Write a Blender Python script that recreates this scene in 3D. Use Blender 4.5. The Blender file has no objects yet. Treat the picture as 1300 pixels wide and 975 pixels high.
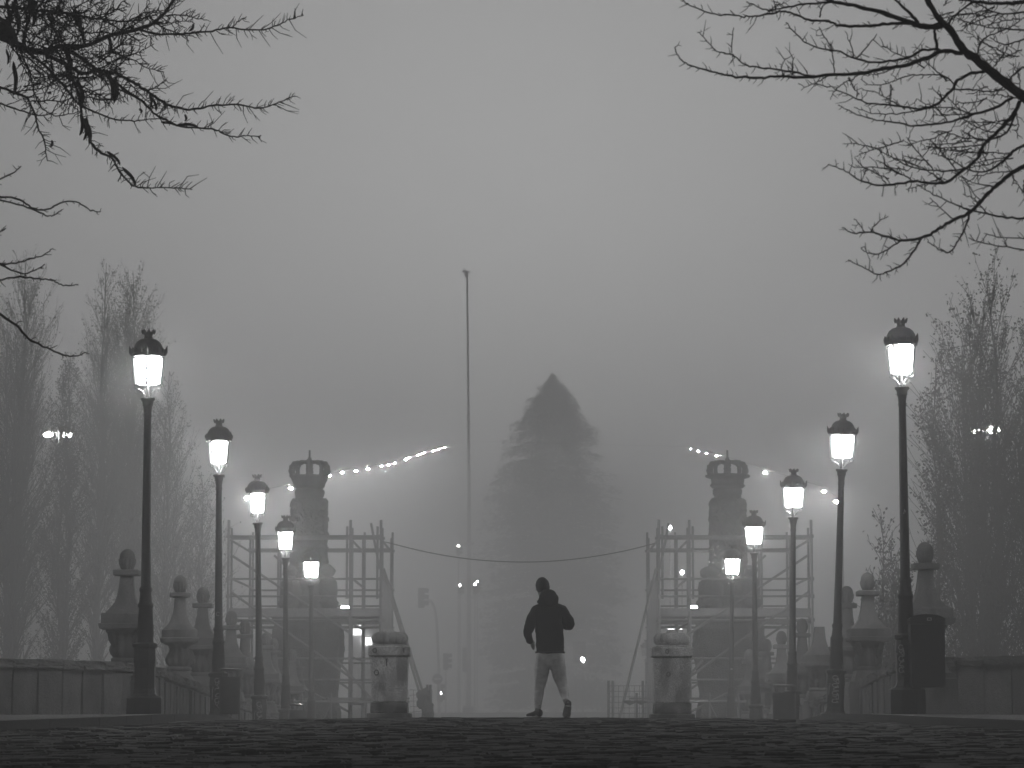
import bpy, bmesh, math, random
from mathutils import Vector, Matrix, noise
random.seed(7)
R = random.Random(11)
PI = math.pi
sc = bpy.context.scene
COL = sc.collection

# ------------------------------------------------------------------ camera
F = 3611.0            # focal length in pixels of the 1300 px wide frame (100 mm on 36 mm)
HOR = 906.0           # row of the eye level
PITCH = math.atan((HOR - 487.5) / F)
YAW = 10.0 / F
cam_d = bpy.data.cameras.new('camera')
cam_d.sensor_width = 36.0
cam_d.lens = F * 36.0 / 1300.0
cam_d.clip_start = 0.1
cam_d.clip_end = 2000.0
cam_d.dof.use_dof = True
cam_d.dof.focus_distance = 40.0
cam_d.dof.aperture_fstop = 9.0
cam = bpy.data.objects.new('camera', cam_d)
cam.rotation_euler = (PI / 2 + PITCH, 0, YAW)
COL.objects.link(cam)
sc.camera = cam

# ------------------------------------------------------------------ sky and exposure
SKY = 0.055
LAMP_E = 100.0
FOG = 0.0116
FOG_G = 0.15
CEIL = 31.2
world = bpy.data.worlds.new('World')
sc.world = world
world.use_nodes = True
wt = world.node_tree
wt.nodes.clear()
sky = wt.nodes.new('ShaderNodeTexSky')
sky.sky_type = 'NISHITA'
sky.sun_disc = False
sky.sun_elevation = math.radians(4.5)
sky.air_density = 1.0
sky.dust_density = 1.0
sky.sun_rotation = math.radians(0)
bw = wt.nodes.new('ShaderNodeRGBToBW')
bgn = wt.nodes.new('ShaderNodeBackground')
bgn.inputs['Strength'].default_value = SKY
wo = wt.nodes.new('ShaderNodeOutputWorld')
wt.links.new(sky.outputs[0], bw.inputs[0])
wt.links.new(bw.outputs[0], bgn.inputs['Color'])
wt.links.new(bgn.outputs[0], wo.inputs['Surface'])
vs = sc.view_settings
vs.view_transform = 'Standard'
vs.look = 'None'
vs.gamma = 1.0
vs.exposure = 0.95
cy = sc.cycles
cy.use_denoising = True
try:
    cy.denoiser = 'OPENIMAGEDENOISE'
except Exception:
    pass
cy.volume_bounces = 2
cy.max_bounces = 5
cy.diffuse_bounces = 2
cy.glossy_bounces = 2
cy.transparent_max_bounces = 12
cy.use_adaptive_sampling = True
cy.adaptive_threshold = 0.01


# ------------------------------------------------------------------ helpers
def px(x, y, d):
    """the point of the place that stands d metres down the bridge axis on the sight line of a photo pixel"""
    u = (x - 650.0) / F
    v = (487.5 - y) / F
    a, b, c = u, math.cos(PITCH) - v * math.sin(PITCH), math.sin(PITCH) + v * math.cos(PITCH)
    X = a * math.cos(YAW) - b * math.sin(YAW)
    Y = a * math.sin(YAW) + b * math.cos(YAW)
    k = d / Y
    return Vector((X * k, d, c * k))


def sstep(a, b, x):
    t = min(1.0, max(0.0, (x - a) / (b - a)))
    return t * t * (3 - 2 * t)


def zprof(d):
    if d <= 33:
        return -0.48 + 0.0125 * d
    z = -0.48 + 0.0125 * 33
    t = min(d - 33, 7)
    z += 0.0125 * t - 0.5 * (0.0495 / 7) * t * t
    if d > 40:
        z -= 0.037 * (min(d, 80) - 40)
    if d > 80:
        z += 1.75 * sstep(80, 190, d)
    return z


def zroad(X, Y):
    return zprof(Y) - 0.05 * min(1.0, (X / 4.3) ** 2)


def zpave(X, Y):
    return zprof(Y) + 0.05 - 0.004 * max(0, abs(X) - 4.5)


MATS = {}


def mat(name, col, rough=0.8, var=0.25, scale=8.0, fine=60.0, fvar=0.15, bump=0.2, metal=0.0, stain=None, bdist=0.01, spec=0.5):
    """a procedural surface: base grey with broad and fine variation and a fine relief"""
    if name in MATS:
        return MATS[name]
    m = bpy.data.materials.new(name)
    m.use_nodes = True
    nt = m.node_tree
    nt.nodes.clear()
    N = nt.nodes.new
    L = nt.links.new
    out = N('ShaderNodeOutputMaterial')
    bs = N('ShaderNodeBsdfPrincipled')
    L(bs.outputs[0], out.inputs[0])
    tc = N('ShaderNodeTexCoord')
    n1 = N('ShaderNodeTexNoise')
    n1.inputs['Scale'].default_value = scale
    n1.inputs['Detail'].default_value = 4
    n2 = N('ShaderNodeTexNoise')
    n2.inputs['Scale'].default_value = fine
    n2.inputs['Detail'].default_value = 3
    geo = N('ShaderNodeNewGeometry')
    L(geo.outputs['Position'], n1.inputs['Vector'])
    L(geo.outputs['Position'], n2.inputs['Vector'])

    def ramp(src, lo, hi):
        mr = N('ShaderNodeMapRange')
        mr.inputs['From Min'].default_value = 0.3
        mr.inputs['From Max'].default_value = 0.7
        mr.inputs['To Min'].default_value = lo
        mr.inputs['To Max'].default_value = hi
        L(src, mr.inputs['Value'])
        return mr.outputs[0]

    def mul(a, b):
        k = N('ShaderNodeMath')
        k.operation = 'MULTIPLY'
        for i, s in enumerate((a, b)):
            if isinstance(s, (int, float)):
                k.inputs[i].default_value = s
            else:
                L(s, k.inputs[i])
        return k.outputs[0]
    c = mul(mul(ramp(n1.outputs['Fac'], 1 - var, 1 + var), ramp(n2.outputs['Fac'], 1 - fvar, 1 + fvar)), col)
    oi = N('ShaderNodeObjectInfo')
    rr = N('ShaderNodeMapRange')
    rr.inputs['To Min'].default_value = 0.88
    rr.inputs['To Max'].default_value = 1.12
    L(oi.outputs['Random'], rr.inputs['Value'])
    c = mul(c, rr.outputs[0])
    if stain:
        n3 = N('ShaderNodeTexNoise')
        n3.inputs['Scale'].default_value = stain[0]
        n3.inputs['Detail'].default_value = 5
        mp = N('ShaderNodeMapping')
        mp.inputs['Scale'].default_value = (1, 1, stain[2] if len(stain) > 2 else 1)
        L(geo.outputs['Position'], mp.inputs[0])
        L(mp.outputs[0], n3.inputs['Vector'])
        s = N('ShaderNodeMapRange')
        s.inputs['From Min'].default_value = 0.48
        s.inputs['From Max'].default_value = 0.62
        s.inputs['To Min'].default_value = 1.0
        s.inputs['To Max'].default_value = stain[1]
        L(n3.outputs['Fac'], s.inputs['Value'])
        c = mul(c, s.outputs[0])
    cc = N('ShaderNodeCombineColor')
    for i in range(3):
        L(c, cc.inputs[i])
    L(cc.outputs[0], bs.inputs['Base Color'])
    bs.inputs['Metallic'].default_value = metal
    bs.inputs['Specular IOR Level'].default_value = spec
    L(ramp(n1.outputs['Fac'], max(0.05, rough - 0.1), min(1.0, rough + 0.1)), bs.inputs['Roughness'])
    if bump:
        bp = N('ShaderNodeBump')
        bp.inputs['Strength'].default_value = bump
        bp.inputs['Distance'].default_value = bdist
        L(n2.outputs['Fac'], bp.inputs['Height'])
        L(bp.outputs[0], bs.inputs['Normal'])
    MATS[name] = m
    return m


def glow(name, strength, sample=True, col=0.9):
    if name in MATS:
        return MATS[name]
    m = bpy.data.materials.new(name)
    m.use_nodes = True
    bs = m.node_tree.nodes['Principled BSDF']
    bs.inputs['Base Color'].default_value = (col, col, col, 1)
    bs.inputs['Roughness'].default_value = 0.4
    bs.inputs['Emission Color'].default_value = (1, 1, 1, 1)
    bs.inputs['Emission Strength'].default_value = strength
    if not sample:
        m.cycles.emission_sampling = 'NONE'
    MATS[name] = m
    return m


IRON = mat('black_iron', 0.018, 0.42, 0.3, 6, 90, 0.3, 0.15, bdist=0.004)
BIN = mat('black_plastic', 0.012, 0.5, 0.2, 6, 90, 0.2, 0.1, bdist=0.003)
GRANITE = mat('granite', 0.13, 0.85, 0.3, 4.0, 70, 0.45, 0.6, stain=(4.0, 0.42, 0.35))
GRANITE_DARK = mat('weathered_granite', 0.09, 0.88, 0.25, 3.0, 60, 0.4, 0.6, stain=(3.0, 0.45, 0.35))
SLAB = mat('wall_stone', 0.17, 0.9, 0.3, 2.5, 55, 0.4, 0.7, stain=(2.0, 0.5, 0.4), bdist=0.02)
SETT = mat('sett_stone', 0.036, 0.86, 0.35, 1.2, 40, 0.35, 0.5, stain=(0.6, 0.6))
MORTAR = mat('mortar', 0.035, 0.95, 0.3, 4, 50, 0.3, 0.5)
PAVE = mat('paving_stone', 0.07, 0.75, 0.2, 2.0, 50, 0.2, 0.4)
EARTH = mat('earth', 0.03, 0.95, 0.4, 0.3, 6, 0.3, 0.4, bdist=0.05)
CARVED = mat('carved_stone', 0.08, 0.9, 0.35, 4.0, 30, 0.4, 0.9, stain=(3.0, 0.4), bdist=0.05)
STEEL = mat('galvanised_tube', 0.22, 0.5, 0.25, 4, 40, 0.25, 0.1, metal=0.5)
TIMBER = mat('scaffold_timber', 0.22, 0.8, 0.3, 3, 40, 0.3, 0.3)
BARK = mat('bark', 0.035, 0.95, 0.3, 6, 40, 0.4, 0.6, bdist=0.02)
PALEBARK = mat('poplar_bark', 0.075, 0.95, 0.3, 2, 20, 0.3, 0.5, bdist=0.02)
LEAF = mat('dry_leaf', 0.07, 0.9, 0.35, 3, 30, 0.2, 0.0)
NEEDLE = mat('needles', 0.05, 0.9, 0.35, 1, 10, 0.2, 0.0)
POD = mat('seed_pod', 0.02, 0.7, 0.3, 20, 90, 0.2, 0.2)
CABLE = mat('cable_rubber', 0.03, 0.7, 0.1, 5, 50, 0.1, 0.0)
CHALK = mat('graffiti_paint', 0.6, 0.7, 0.2, 30, 90, 0.3, 0.0)
MASTM = mat('mast_paint', 0.5, 0.6, 0.15, 1, 10, 0.1, 0.0)
SIGNAL = mat('signal_housing', 0.03, 0.6, 0.2, 5, 30, 0.1, 0.0)
SIGNRED = mat('sign_face', 0.12, 0.5, 0.1, 5, 30, 0.1, 0.0)
WHITE = mat('white_paint', 0.75, 0.5, 0.08, 5, 30, 0.05, 0.0)
JACKET = mat('jacket_cloth', 0.010, 0.85, 0.3, 12, 160, 0.3, 0.5, bdist=0.004, spec=0.15)
TIGHTS = mat('running_tights', 0.78, 0.85, 0.2, 14, 200, 0.2, 0.4, bdist=0.004, spec=0.2)
SKIN = mat('skin', 0.28, 0.6, 0.1, 20, 120, 0.1, 0.1, bdist=0.002)
HAIR = mat('hair', 0.015, 0.8, 0.3, 40, 300, 0.4, 0.6, bdist=0.004)
SHOE = mat('shoe_upper', 0.03, 0.7, 0.3, 30, 150, 0.2, 0.3, bdist=0.003)
SOLE = mat('shoe_sole', 0.35, 0.7, 0.1, 30, 150, 0.1, 0.1)
NETM = bpy.data.materials.new('debris_netting')
NETM.use_nodes = True
_nt = NETM.node_tree
_b = _nt.nodes['Principled BSDF']
_b.inputs['Base Color'].default_value = (0.55, 0.55, 0.55, 1)
_b.inputs['Roughness'].default_value = 0.8
_w = _nt.nodes.new('ShaderNodeTexNoise')
_w.inputs['Scale'].default_value = 3.0
_mr = _nt.nodes.new('ShaderNodeMapRange')
_mr.inputs['To Min'].default_value = 0.35
_mr.inputs['To Max'].default_value = 0.75
_nt.links.new(_w.outputs['Fac'], _mr.inputs['Value'])
_nt.links.new(_mr.outputs[0], _b.inputs['Alpha'])
LIT = glow('lantern_glass_lit', LAMP_E)
DULL = mat('lantern_glass_dull', 0.4, 0.3, 0.1, 5, 50, 0.1, 0.0)
BULB = glow('festoon_bulb', 3000.0)
FAR = glow('far_lamp', 60.0)
FARBIG = glow('far_lamp_strong', 80.0, True)
PANEL = glow('lit_panel', 1.2, False)


class MB:
    def __init__(s):
        s.v, s.f = [], []

    def add(s, vs, fs):
        o = len(s.v)
        s.v += [tuple(p) for p in vs]
        s.f += [tuple(i + o for i in f) for f in fs]

    def box(s, c, sz, M=None):
        x, y, z = [k / 2 for k in sz]
        vs = [Vector((a * x, b * y, e * z)) for e in (-1, 1) for a, b in ((-1, -1), (1, -1), (1, 1), (-1, 1))]
        if M:
            vs = [M @ p for p in vs]
        c = Vector(c)
        s.add([p + c for p in vs], [(3, 2, 1, 0), (4, 5, 6, 7), (0, 1, 5, 4), (1, 2, 6, 5), (2, 3, 7, 6), (3, 0, 4, 7)])

    def tube(s, pts, rad, n=6, cap=True):
        pts = [Vector(p) for p in pts]
        if isinstance(rad, (int, float)):
            rad = [rad] * len(pts)
        o = len(s.v)
        up = None
        for i, p in enumerate(pts):
            t = (pts[min(i + 1, len(pts) - 1)] - pts[max(i - 1, 0)])
            if t.length < 1e-9:
                t = Vector((0, 0, 1))
            t.normalize()
            if up is None:
                up = Vector((0, 0, 1)) if abs(t.z) < 0.9 else Vector((1, 0, 0))
            a = t.cross(up)
            if a.length < 1e-6:
                a = t.cross(Vector((0.3, 1, 0.2)))
            a.normalize()
            up = a.cross(t)
            for k in range(n):
                q = 2 * PI * k / n
                s.v.append(tuple(p + (a * math.cos(q) + up * math.sin(q)) * rad[i]))
        for i in range(len(pts) - 1):
            for k in range(n):
                s.f.append((o + i * n + k, o + i * n + (k + 1) % n, o + (i + 1) * n + (k + 1) % n, o + (i + 1) * n + k))
        if cap:
            s.f.append(tuple(o + k for k in reversed(range(n))))
            e = o + (len(pts) - 1) * n
            s.f.append(tuple(e + k for k in range(n)))

    def lathe(s, prof, n=16, c=(0, 0, 0), rot=0.0, mod=None, sq=0.0):
        """prof: (r, z); mod(angle, r, z) scales r; sq=1 makes the outline square (r = half side)"""
        o = len(s.v)
        for r, z in prof:
            for k in range(n):
                q = 2 * PI * k / n + rot
                rr = r
                if sq:
                    rr = r * ((1 - sq) + sq / max(abs(math.cos(q)), abs(math.sin(q))))
                if mod:
                    rr *= mod(q, r, z)
                s.v.append((c[0] + rr * math.cos(q), c[1] + rr * math.sin(q), c[2] + z))
        m = len(prof)
        for i in range(m - 1):
            for k in range(n):
                s.f.append((o + i * n + k, o + i * n + (k + 1) % n, o + (i + 1) * n + (k + 1) % n, o + (i + 1) * n + k))
        s.f.append(tuple(o + k for k in reversed(range(n))))
        s.f.append(tuple(o + (m - 1) * n + k for k in range(n)))

    def ball(s, c, r, n=10, m=6, sc3=(1, 1, 1)):
        prof = []
        o = len(s.v)
        for i in range(m + 1):
            a = -PI / 2 + PI * i / m
            for k in range(n):
                q = 2 * PI * k / n
                rr = max(0.02, math.cos(a))
                s.v.append((c[0] + r * sc3[0] * rr * math.cos(q), c[1] + r * sc3[1] * rr * math.sin(q), c[2] + r * sc3[2] * math.sin(a)))
        for i in range(m):
            for k in range(n):
                s.f.append((o + i * n + k, o + i * n + (k + 1) % n, o + (i + 1) * n + (k + 1) % n, o + (i + 1) * n + k))

    def mesh(s, name, m, smooth=True):
        me = bpy.data.meshes.new(name)
        me.from_pydata(s.v, [], s.f)
        me.materials.append(m)
        if smooth:
            me.polygons.foreach_set('use_smooth', [True] * len(me.polygons))
            try:
                me.set_sharp_from_angle(angle=math.radians(40))
            except Exception:
                pass
        me.update()
        return me

    def build(s, name, m, parent=None, loc=None, smooth=True):
        return put(name, s.mesh(name, m, smooth), parent, loc)


def put(name, me, parent=None, loc=None, rot=None, scale=None):
    o = bpy.data.objects.new(name, me)
    COL.objects.link(o)
    if parent:
        o.parent = parent
    if loc is not None:
        o.location = loc
    if rot is not None:
        o.rotation_euler = rot
    if scale is not None:
        o.scale = scale
    return o


def thing(name, label, cat, loc=(0, 0, 0), rz=0.0, group=None):
    o = put(name, None, None, loc, (0, 0, rz))
    return tag(o, label, cat, group)


def tag(o, label, cat, group=None):
    o['label'] = label
    o['category'] = cat
    if group:
        o['group'] = group
    elif 'group' in o:
        del o['group']
    return o


def struct(o, kind='structure'):
    o['kind'] = kind
    return o


def copy_tree(o, parent=None):
    c = o.copy()
    COL.objects.link(c)
    if parent:
        c.parent = parent
    for ch in list(o.children):
        copy_tree(ch, c)
    return c


_rod = {}


def rod(root, name, a, b, r, m, n=8):
    """a round bar between two points (world), sharing one unit mesh per material"""
    key = (m.name, n)
    if key not in _rod:
        q = MB()
        q.tube([(0, 0, 0), (0, 0, 1)], 1.0, n)
        _rod[key] = q.mesh(name, m)
    a, b = Vector(a), Vector(b)
    o = put(name, _rod[key], root)
    base = Vector(root.location) if root else Vector((0, 0, 0))
    d = b - a
    o.rotation_mode = 'QUATERNION'
    o.location = a - base
    o.rotation_quaternion = Vector((0, 0, 1)).rotation_difference(d.normalized())
    o.scale = (r, r, d.length)
    return o


_box = {}


def bar(root, name, c, size, m, rz=0.0, bevel=0.06):
    """a bevelled box (world centre), sharing one unit mesh per material"""
    if m.name not in _box:
        bm = bmesh.new()
        bmesh.ops.create_cube(bm, size=1.0)
        me = bpy.data.meshes.new(name)
        bm.to_mesh(me)
        bm.free()
        me.materials.append(m)
        _box[m.name] = me
    base = Vector(root.location) if root else Vector((0, 0, 0))
    return put(name, _box[m.name], root, Vector(c) - base, (0, 0, rz), size)


def spline(pts, k=5):
    """Catmull-Rom through the points"""
    P = [Vector(p) for p in pts]
    if len(P) < 3:
        return P
    out = []
    for i in range(len(P) - 1):
        p0 = P[max(i - 1, 0)]
        p1, p2 = P[i], P[i + 1]
        p3 = P[min(i + 2, len(P) - 1)]
        for j in range(k):
            t = j / k
            out.append(0.5 * ((2 * p1) + (p2 - p0) * t + (2 * p0 - 5 * p1 + 4 * p2 - p3) * t * t + (3 * p1 - p0 - 3 * p2 + p3) * t ** 3))
    out.append(P[-1])
    return out


def rough_box(seed, cuts=3, amp=0.03):
    """a unit block with hewn, uneven faces"""
    bm = bmesh.new()
    bmesh.ops.create_cube(bm, size=1.0)
    bmesh.ops.subdivide_edges(bm, edges=bm.edges[:], cuts=cuts, use_grid_fill=True)
    for v in bm.verts:
        p = v.co * 3.1 + Vector((seed * 7.3, seed * 3.1, seed * 1.7))
        v.co += noise.noise_vector(p) * amp
        k = sum(1 for t in v.co if abs(t) > 0.42)
        if k >= 2:
            v.co *= 0.985
    me = bpy.data.meshes.new('hewn_block')
    bm.to_mesh(me)
    bm.free()
    return me

# ------------------------------------------------------------------ ground, road, pavements
KERB = [(9.5, 25.5), (6.2, 26.6), (5.2, 28.4), (4.55, 31.0), (4.1, 34.0), (3.92, 37.0), (3.9, 41.0), (3.9, 82.0)]


def kerb_x(Y):
    for (x0, y0), (x1, y1) in zip(KERB, KERB[1:]):
        if y0 <= Y <= y1:
            return x0 + (x1 - x0) * (Y - y0) / (y1 - y0)
    return 12.0 if Y < 25.5 else 3.9


def zground(X, Y):
    z = zprof(Y) - 0.12
    valley = sstep(40.6, 43.5, Y) * (1 - sstep(79, 86, Y))
    side = 0.0
    if Y < 45:
        side = sstep(9, 16, abs(X)) * sstep(30, 45, Y)
    z = z * (1 - valley) + (-3.2) * valley
    z += 0.25 * noise.noise(Vector((X * 0.08, Y * 0.08, 0))) * sstep(86, 120, Y + abs(X))
    return z


def grid(name, xs, ys, zf, m, parent=None):
    q = MB()
    nx = len(xs)
    for y in ys:
        for x in xs:
            q.v.append((x, y, zf(x, y)))
    for j in range(len(ys) - 1):
        for i in range(nx - 1):
            a = j * nx + i
            q.f.append((a, a + 1, a + nx + 1, a + nx))
    return q.build(name, m, parent)


def span(a, b, st):
    n = max(1, int(round((b - a) / st)))
    return [a + (b - a) * i / n for i in range(n + 1)]


gx = span(-138, -14, 6) + span(-12, 12, 1.5) + span(14, 138, 6)
gy = span(-24, 30, 3) + span(31, 48, 0.8) + span(50, 78, 4) + span(79, 100, 1.5) + span(104, 446, 6)
struct(grid('ground', gx, gy, zground, EARTH))
rd = grid('road', span(-12, 12, 0.5), span(-4, 40.5, 0.5), lambda x, y: zroad(x, y) - 0.035, MORTAR)
struct(rd)
struct(grid('bridge_deck', span(-5.9, 5.9, 0.59), span(40.6, 83, 0.5), lambda x, y: zroad(x, y) - 0.02, MORTAR))
q = MB()
for s in (-1, 1):
    for y in span(41, 82, 1)[:-1]:
        q.box((s * 5.6, y + 0.5, zprof(y + 0.5) - 0.5), (0.55, 1.0, 0.7))
struct(q.build('bridge_edge_beam', GRANITE_DARK))
struct(grid('far_road', span(-9, 9, 3), span(84, 440, 4), lambda x, y: zprof(y) - 0.05, MORTAR))

# setts: hewn stones laid in courses across the road
sett_m = []
for k in range(5):
    bm = bmesh.new()
    bmesh.ops.create_cube(bm, size=1.0)
    top = [f for f in bm.faces if f.normal.z > 0.9]
    r_ = bmesh.ops.inset_region(bm, faces=top, thickness=0.09, depth=0.0)
    for v in bm.verts:
        if v.co.z > 0.4:
            inner = abs(v.co.x) < 0.45 and abs(v.co.y) < 0.45
            v.co.z += (0.0 if inner else -0.14) + R.uniform(-0.05, 0.05)
            v.co.x += R.uniform(-0.03, 0.03)
            v.co.y += R.uniform(-0.03, 0.03)
    me = bpy.data.meshes.new('sett')
    bm.to_mesh(me)
    bm.free()
    me.materials.append(SETT)
    sett_m.append(me)
tmpl = [([Vector(v.co) for v in me.vertices], [tuple(p.vertices) for p in me.polygons]) for me in sett_m]
mass = MB()
n_sett = 0
Y = 13.7
while Y < 40.4:
    dep = R.uniform(0.105, 0.15)
    lim = min(Y * 0.20 + 0.5, kerb_x(Y) - 0.04)
    X = -lim + R.uniform(0, 0.2)
    while X < lim:
        w = R.uniform(0.15, 0.33)
        if R.random() < 0.985:
            hum = 0.016 * noise.noise(Vector((X * 0.30, Y * 0.9, 3.3))) + 0.008 * noise.noise(Vector((X * 1.1, Y * 2.1, 9.0)))
            z = zroad(X + w / 2, Y) - 0.055 + hum + R.uniform(-0.0045, 0.0045)
            k = R.randrange(5)
            loc = Vector((X + w / 2, Y + dep / 2, z))
            rot = (R.uniform(-.025, .025), R.uniform(-.018, .018), R.uniform(-.03, .03))
            scl = (w - R.uniform(0.012, 0.03), dep - R.uniform(0.01, 0.022), 0.12)
            if n_sett < 300:
                put('sett', sett_m[k], rd, loc, rot, scl)
                n_sett += 1
            else:
                M = Matrix.LocRotScale(loc, Vector(rot).to_tuple() and __import__('mathutils').Euler(rot), Vector(scl))
                vs_, fs_ = tmpl[k]
                mass.add([M @ v for v in vs_], fs_)
        X += w
    Y += dep
struct(mass.build('sett_paving', SETT, rd, smooth=False), 'stuff')

# pavements with kerb stones
for s, side in ((-1, 'left'), (1, 'right')):
    q = MB()
    ys = span(25.6, 41, 0.4) + span(41.5, 82, 0.75)
    nc = 8
    for y in ys:
        x0 = kerb_x(y) + 0.16
        x1 = 11.0 if y < 40.8 else 5.6
        for i in range(nc + 1):
            x = x0 + (x1 - x0) * i / nc
            q.v.append((s * x, y, zpave(x, y)))
    for j in range(len(ys) - 1):
        for i in range(nc):
            a = j * (nc + 1) + i
            f = (a, a + 1, a + nc + 2, a + nc + 1)
            q.f.append(f if s > 0 else f[::-1])
    pv = struct(q.build('pavement', PAVE))
    # kerb: one stone after another along the edge
    pts = [Vector((s * x, y, 0)) for x, y in KERB]
    for a, b in zip(pts, pts[1:]):
        L = (b - a).length
        n = max(1, int(L / 0.95))
        for i in range(n):
            p, q2 = a.lerp(b, i / n), a.lerp(b, (i + 1) / n)
            c = (p + q2) / 2
            d = q2 - p
            nrm = Vector((abs(d.y), 0, 0)).normalized() if abs(d.y) > 1e-3 else Vector((0, 1, 0))
            ang = math.atan2(d.y, d.x)
            out_n = Vector((-math.sin(ang), math.cos(ang), 0))
            if out_n.x * s < 0:
                out_n = -out_n
            cc = c + out_n * 0.085
            cc.z = zpave(abs(cc.x), cc.y) - 0.095
            o = bar(pv, 'kerb_stone', cc, (d.length - 0.008, 0.17, 0.20), PAVE, ang)
            o.rotation_euler.y = -math.atan2(zprof(q2.y) - zprof(p.y), d.length)

# ------------------------------------------------------------------ parapet walls
hew = []
for k in range(5):
    me = rough_box(k + 1, 3, 0.05)
    me.materials.append(SLAB)
    hew.append(me)
cop = []
for k in range(5):
    me = rough_box(k + 11, 4, 0.11)
    me.materials.append(SLAB)
    cop.append(me)


def parapet(s, pts, label):
    root = thing('parapet_wall', label, 'stone wall', (pts[0][0], pts[0][1], zprof(pts[0][1])))
    base = Vector(root.location)
    # core behind the slabs
    for (x0, y0, t0), (x1, y1, t1) in zip(pts, pts[1:]):
        a, b = Vector((x0, y0, 0)), Vector((x1, y1, 0))
        d = b - a
        ang = math.atan2(d.y, d.x)
        nrm = Vector((-math.sin(ang), math.cos(ang), 0))
        if nrm.x * s < 0 and abs(d.y) > abs(d.x) or nrm.y < 0 and abs(d.x) >= abs(d.y):
            nrm = -nrm
        n = max(1, int(round(d.length / 0.36)))
        q = MB()
        i0, i1 = nrm * 0.10, nrm * 0.30
        A_, B_ = [a + i0, b + i0, b + i1, a + i1], (zprof(a.y) - 0.4, zprof(b.y) - 0.4, zprof(b.y) - 0.4, zprof(a.y) - 0.4)
        T_ = (t0 - 0.04, t1 - 0.04, t1 - 0.04, t0 - 0.04)
        q.add([Vector((p_.x, p_.y, z_)) - base for p_, z_ in zip(A_, B_)] + [Vector((p_.x, p_.y, z_)) - base for p_, z_ in zip(A_, T_)],
              [(3, 2, 1, 0), (4, 5, 6, 7), (0, 1, 5, 4), (1, 2, 6, 5), (2, 3, 7, 6), (3, 0, 4, 7)])
        q.build('wall_core', SLAB, root, smooth=False)
        for i in range(n):
            f0, f1 = i / n, (i + 1) / n
            p, q2 = a.lerp(b, f0), a.lerp(b, f1)
            c = (p + q2) / 2
            top = t0 + (t1 - t0) * (f0 + f1) / 2
            bot = zprof(c.y) - 0.25
            slope = math.atan2((t1 - t0) * (f1 - f0), (q2 - p).length)
            h = top - 0.13 - bot
            w = (q2 - p).length
            o = put('stone_slab', hew[R.randrange(5)], root, c + nrm * (0.13 + R.uniform(-.022, .022)) + Vector((0, 0, bot + h / 2)) - base,
                    (R.uniform(-.012, .012), 0, ang + R.uniform(-.025, .025)), (w - R.uniform(0.016, 0.034), 0.24, h * R.uniform(0.985, 1.02)))
            o2 = put('coping_stone', cop[R.randrange(5)], root, c + nrm * 0.12 + Vector((0, 0, top - 0.055 + R.uniform(-.012, .012))) - base,
                     (0, -slope * (1 if True else -1), ang), (w - R.uniform(0.004, 0.012), 0.34, 0.125))
    return root


def ztop(d):
    return zprof(d) + 0.85


RL = [(-9.6, 38.4, 0.80), (-6.3, 39.4, 0.735), (-5.55, 40.0, 0.70), (-5.2, 41.0, ztop(41))]
RL += [(-5.2, y, ztop(y)) for y in (46, 52, 60, 72)]
parapet(-1, RL, 'low grey stone parapet of upright slabs behind the nearest left lamp post')
RR = [(9.6, 38.4, 0.84), (6.4, 39.4, 0.77), (5.75, 40.0, 0.76), (5.4, 41.0, ztop(41) + 0.06)]
RR += [(5.38, y, ztop(y)) for y in (46, 52, 60, 72)]
parapet(1, RR, 'low grey stone parapet of upright slabs behind the black bin on the right')

# ------------------------------------------------------------------ stone bollards
MARK = mat('dark_stain', 0.03, 0.9, 0.3, 20, 80, 0.3, 0.1)


def bollard(loc, label, marks, stain_pts, side):
    root = thing('stone_bollard', label, 'bollard', loc, 0, 'stone bollards at the bridge entrance')
    root.scale = (BS, BS, BS)
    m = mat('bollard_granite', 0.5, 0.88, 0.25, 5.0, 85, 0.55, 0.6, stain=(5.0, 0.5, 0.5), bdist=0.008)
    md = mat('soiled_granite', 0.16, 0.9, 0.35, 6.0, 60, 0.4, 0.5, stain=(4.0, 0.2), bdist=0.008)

    def block(name, w0, w1, z0, z1, mm, ch=0.012):
        q = MB()
        q.lathe([(w0 / 2 - ch, z0), (w0 / 2, z0 + ch), (w1 / 2, z1 - ch), (w1 / 2 - ch, z1)], 28, sq=0.96, rot=PI / 4)
        return q.build(name, mm, root)
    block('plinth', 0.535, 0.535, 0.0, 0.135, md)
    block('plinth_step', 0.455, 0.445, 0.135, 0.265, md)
    block('shaft', 0.415, 0.458, 0.265, 0.815, m)
    block('capital_block', 0.51, 0.51, 0.815, 0.945, m, 0.018)
    block('neck_slab', 0.40, 0.40, 0.945, 0.965, m)
    q = MB()
    prof = []
    for i in range(13):
        a = -PI / 2 * 0.85 + (PI / 2 * 0.85 + PI / 2 * 0.80) * i / 12
        prof.append((0.12 + 0.108 * math.cos(a), 1.035 + 0.082 * math.sin(a)))
    q.lathe(prof, 96, mod=lambda a, r, z: 0.93 + 0.07 * abs(math.sin(a * 8)) ** 0.6)
    q.build('melon_dome', m, root)
    q = MB()
    q.lathe([(0.075, 1.09), (0.07, 1.12), (0.05, 1.142), (0.02, 1.152)], 20)
    q.build('knob', m, root)
    for kind, x, z, r in marks:
        q = MB()
        yf = -0.5 * (0.51 if z > 0.815 else 0.415 + 0.043 * (z - 0.265) / 0.55) - 0.002
        if kind == 'O':
            q.tube([(x + r * 0.8 * math.cos(a), yf, z + r * math.sin(a)) for a in [2 * PI * i / 20 for i in range(21)]], 0.0055, 5)
        else:
            q.tube([(x, yf, z + r), (x + 0.003, yf, z - r)], [0.012, 0.005], 5)
            q.tube([(x - 0.012, yf, z + r), (x + 0.016, yf, z + r * 0.9)], 0.007, 5)
        q.build('painted_mark', MARK, root)
    return root


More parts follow.
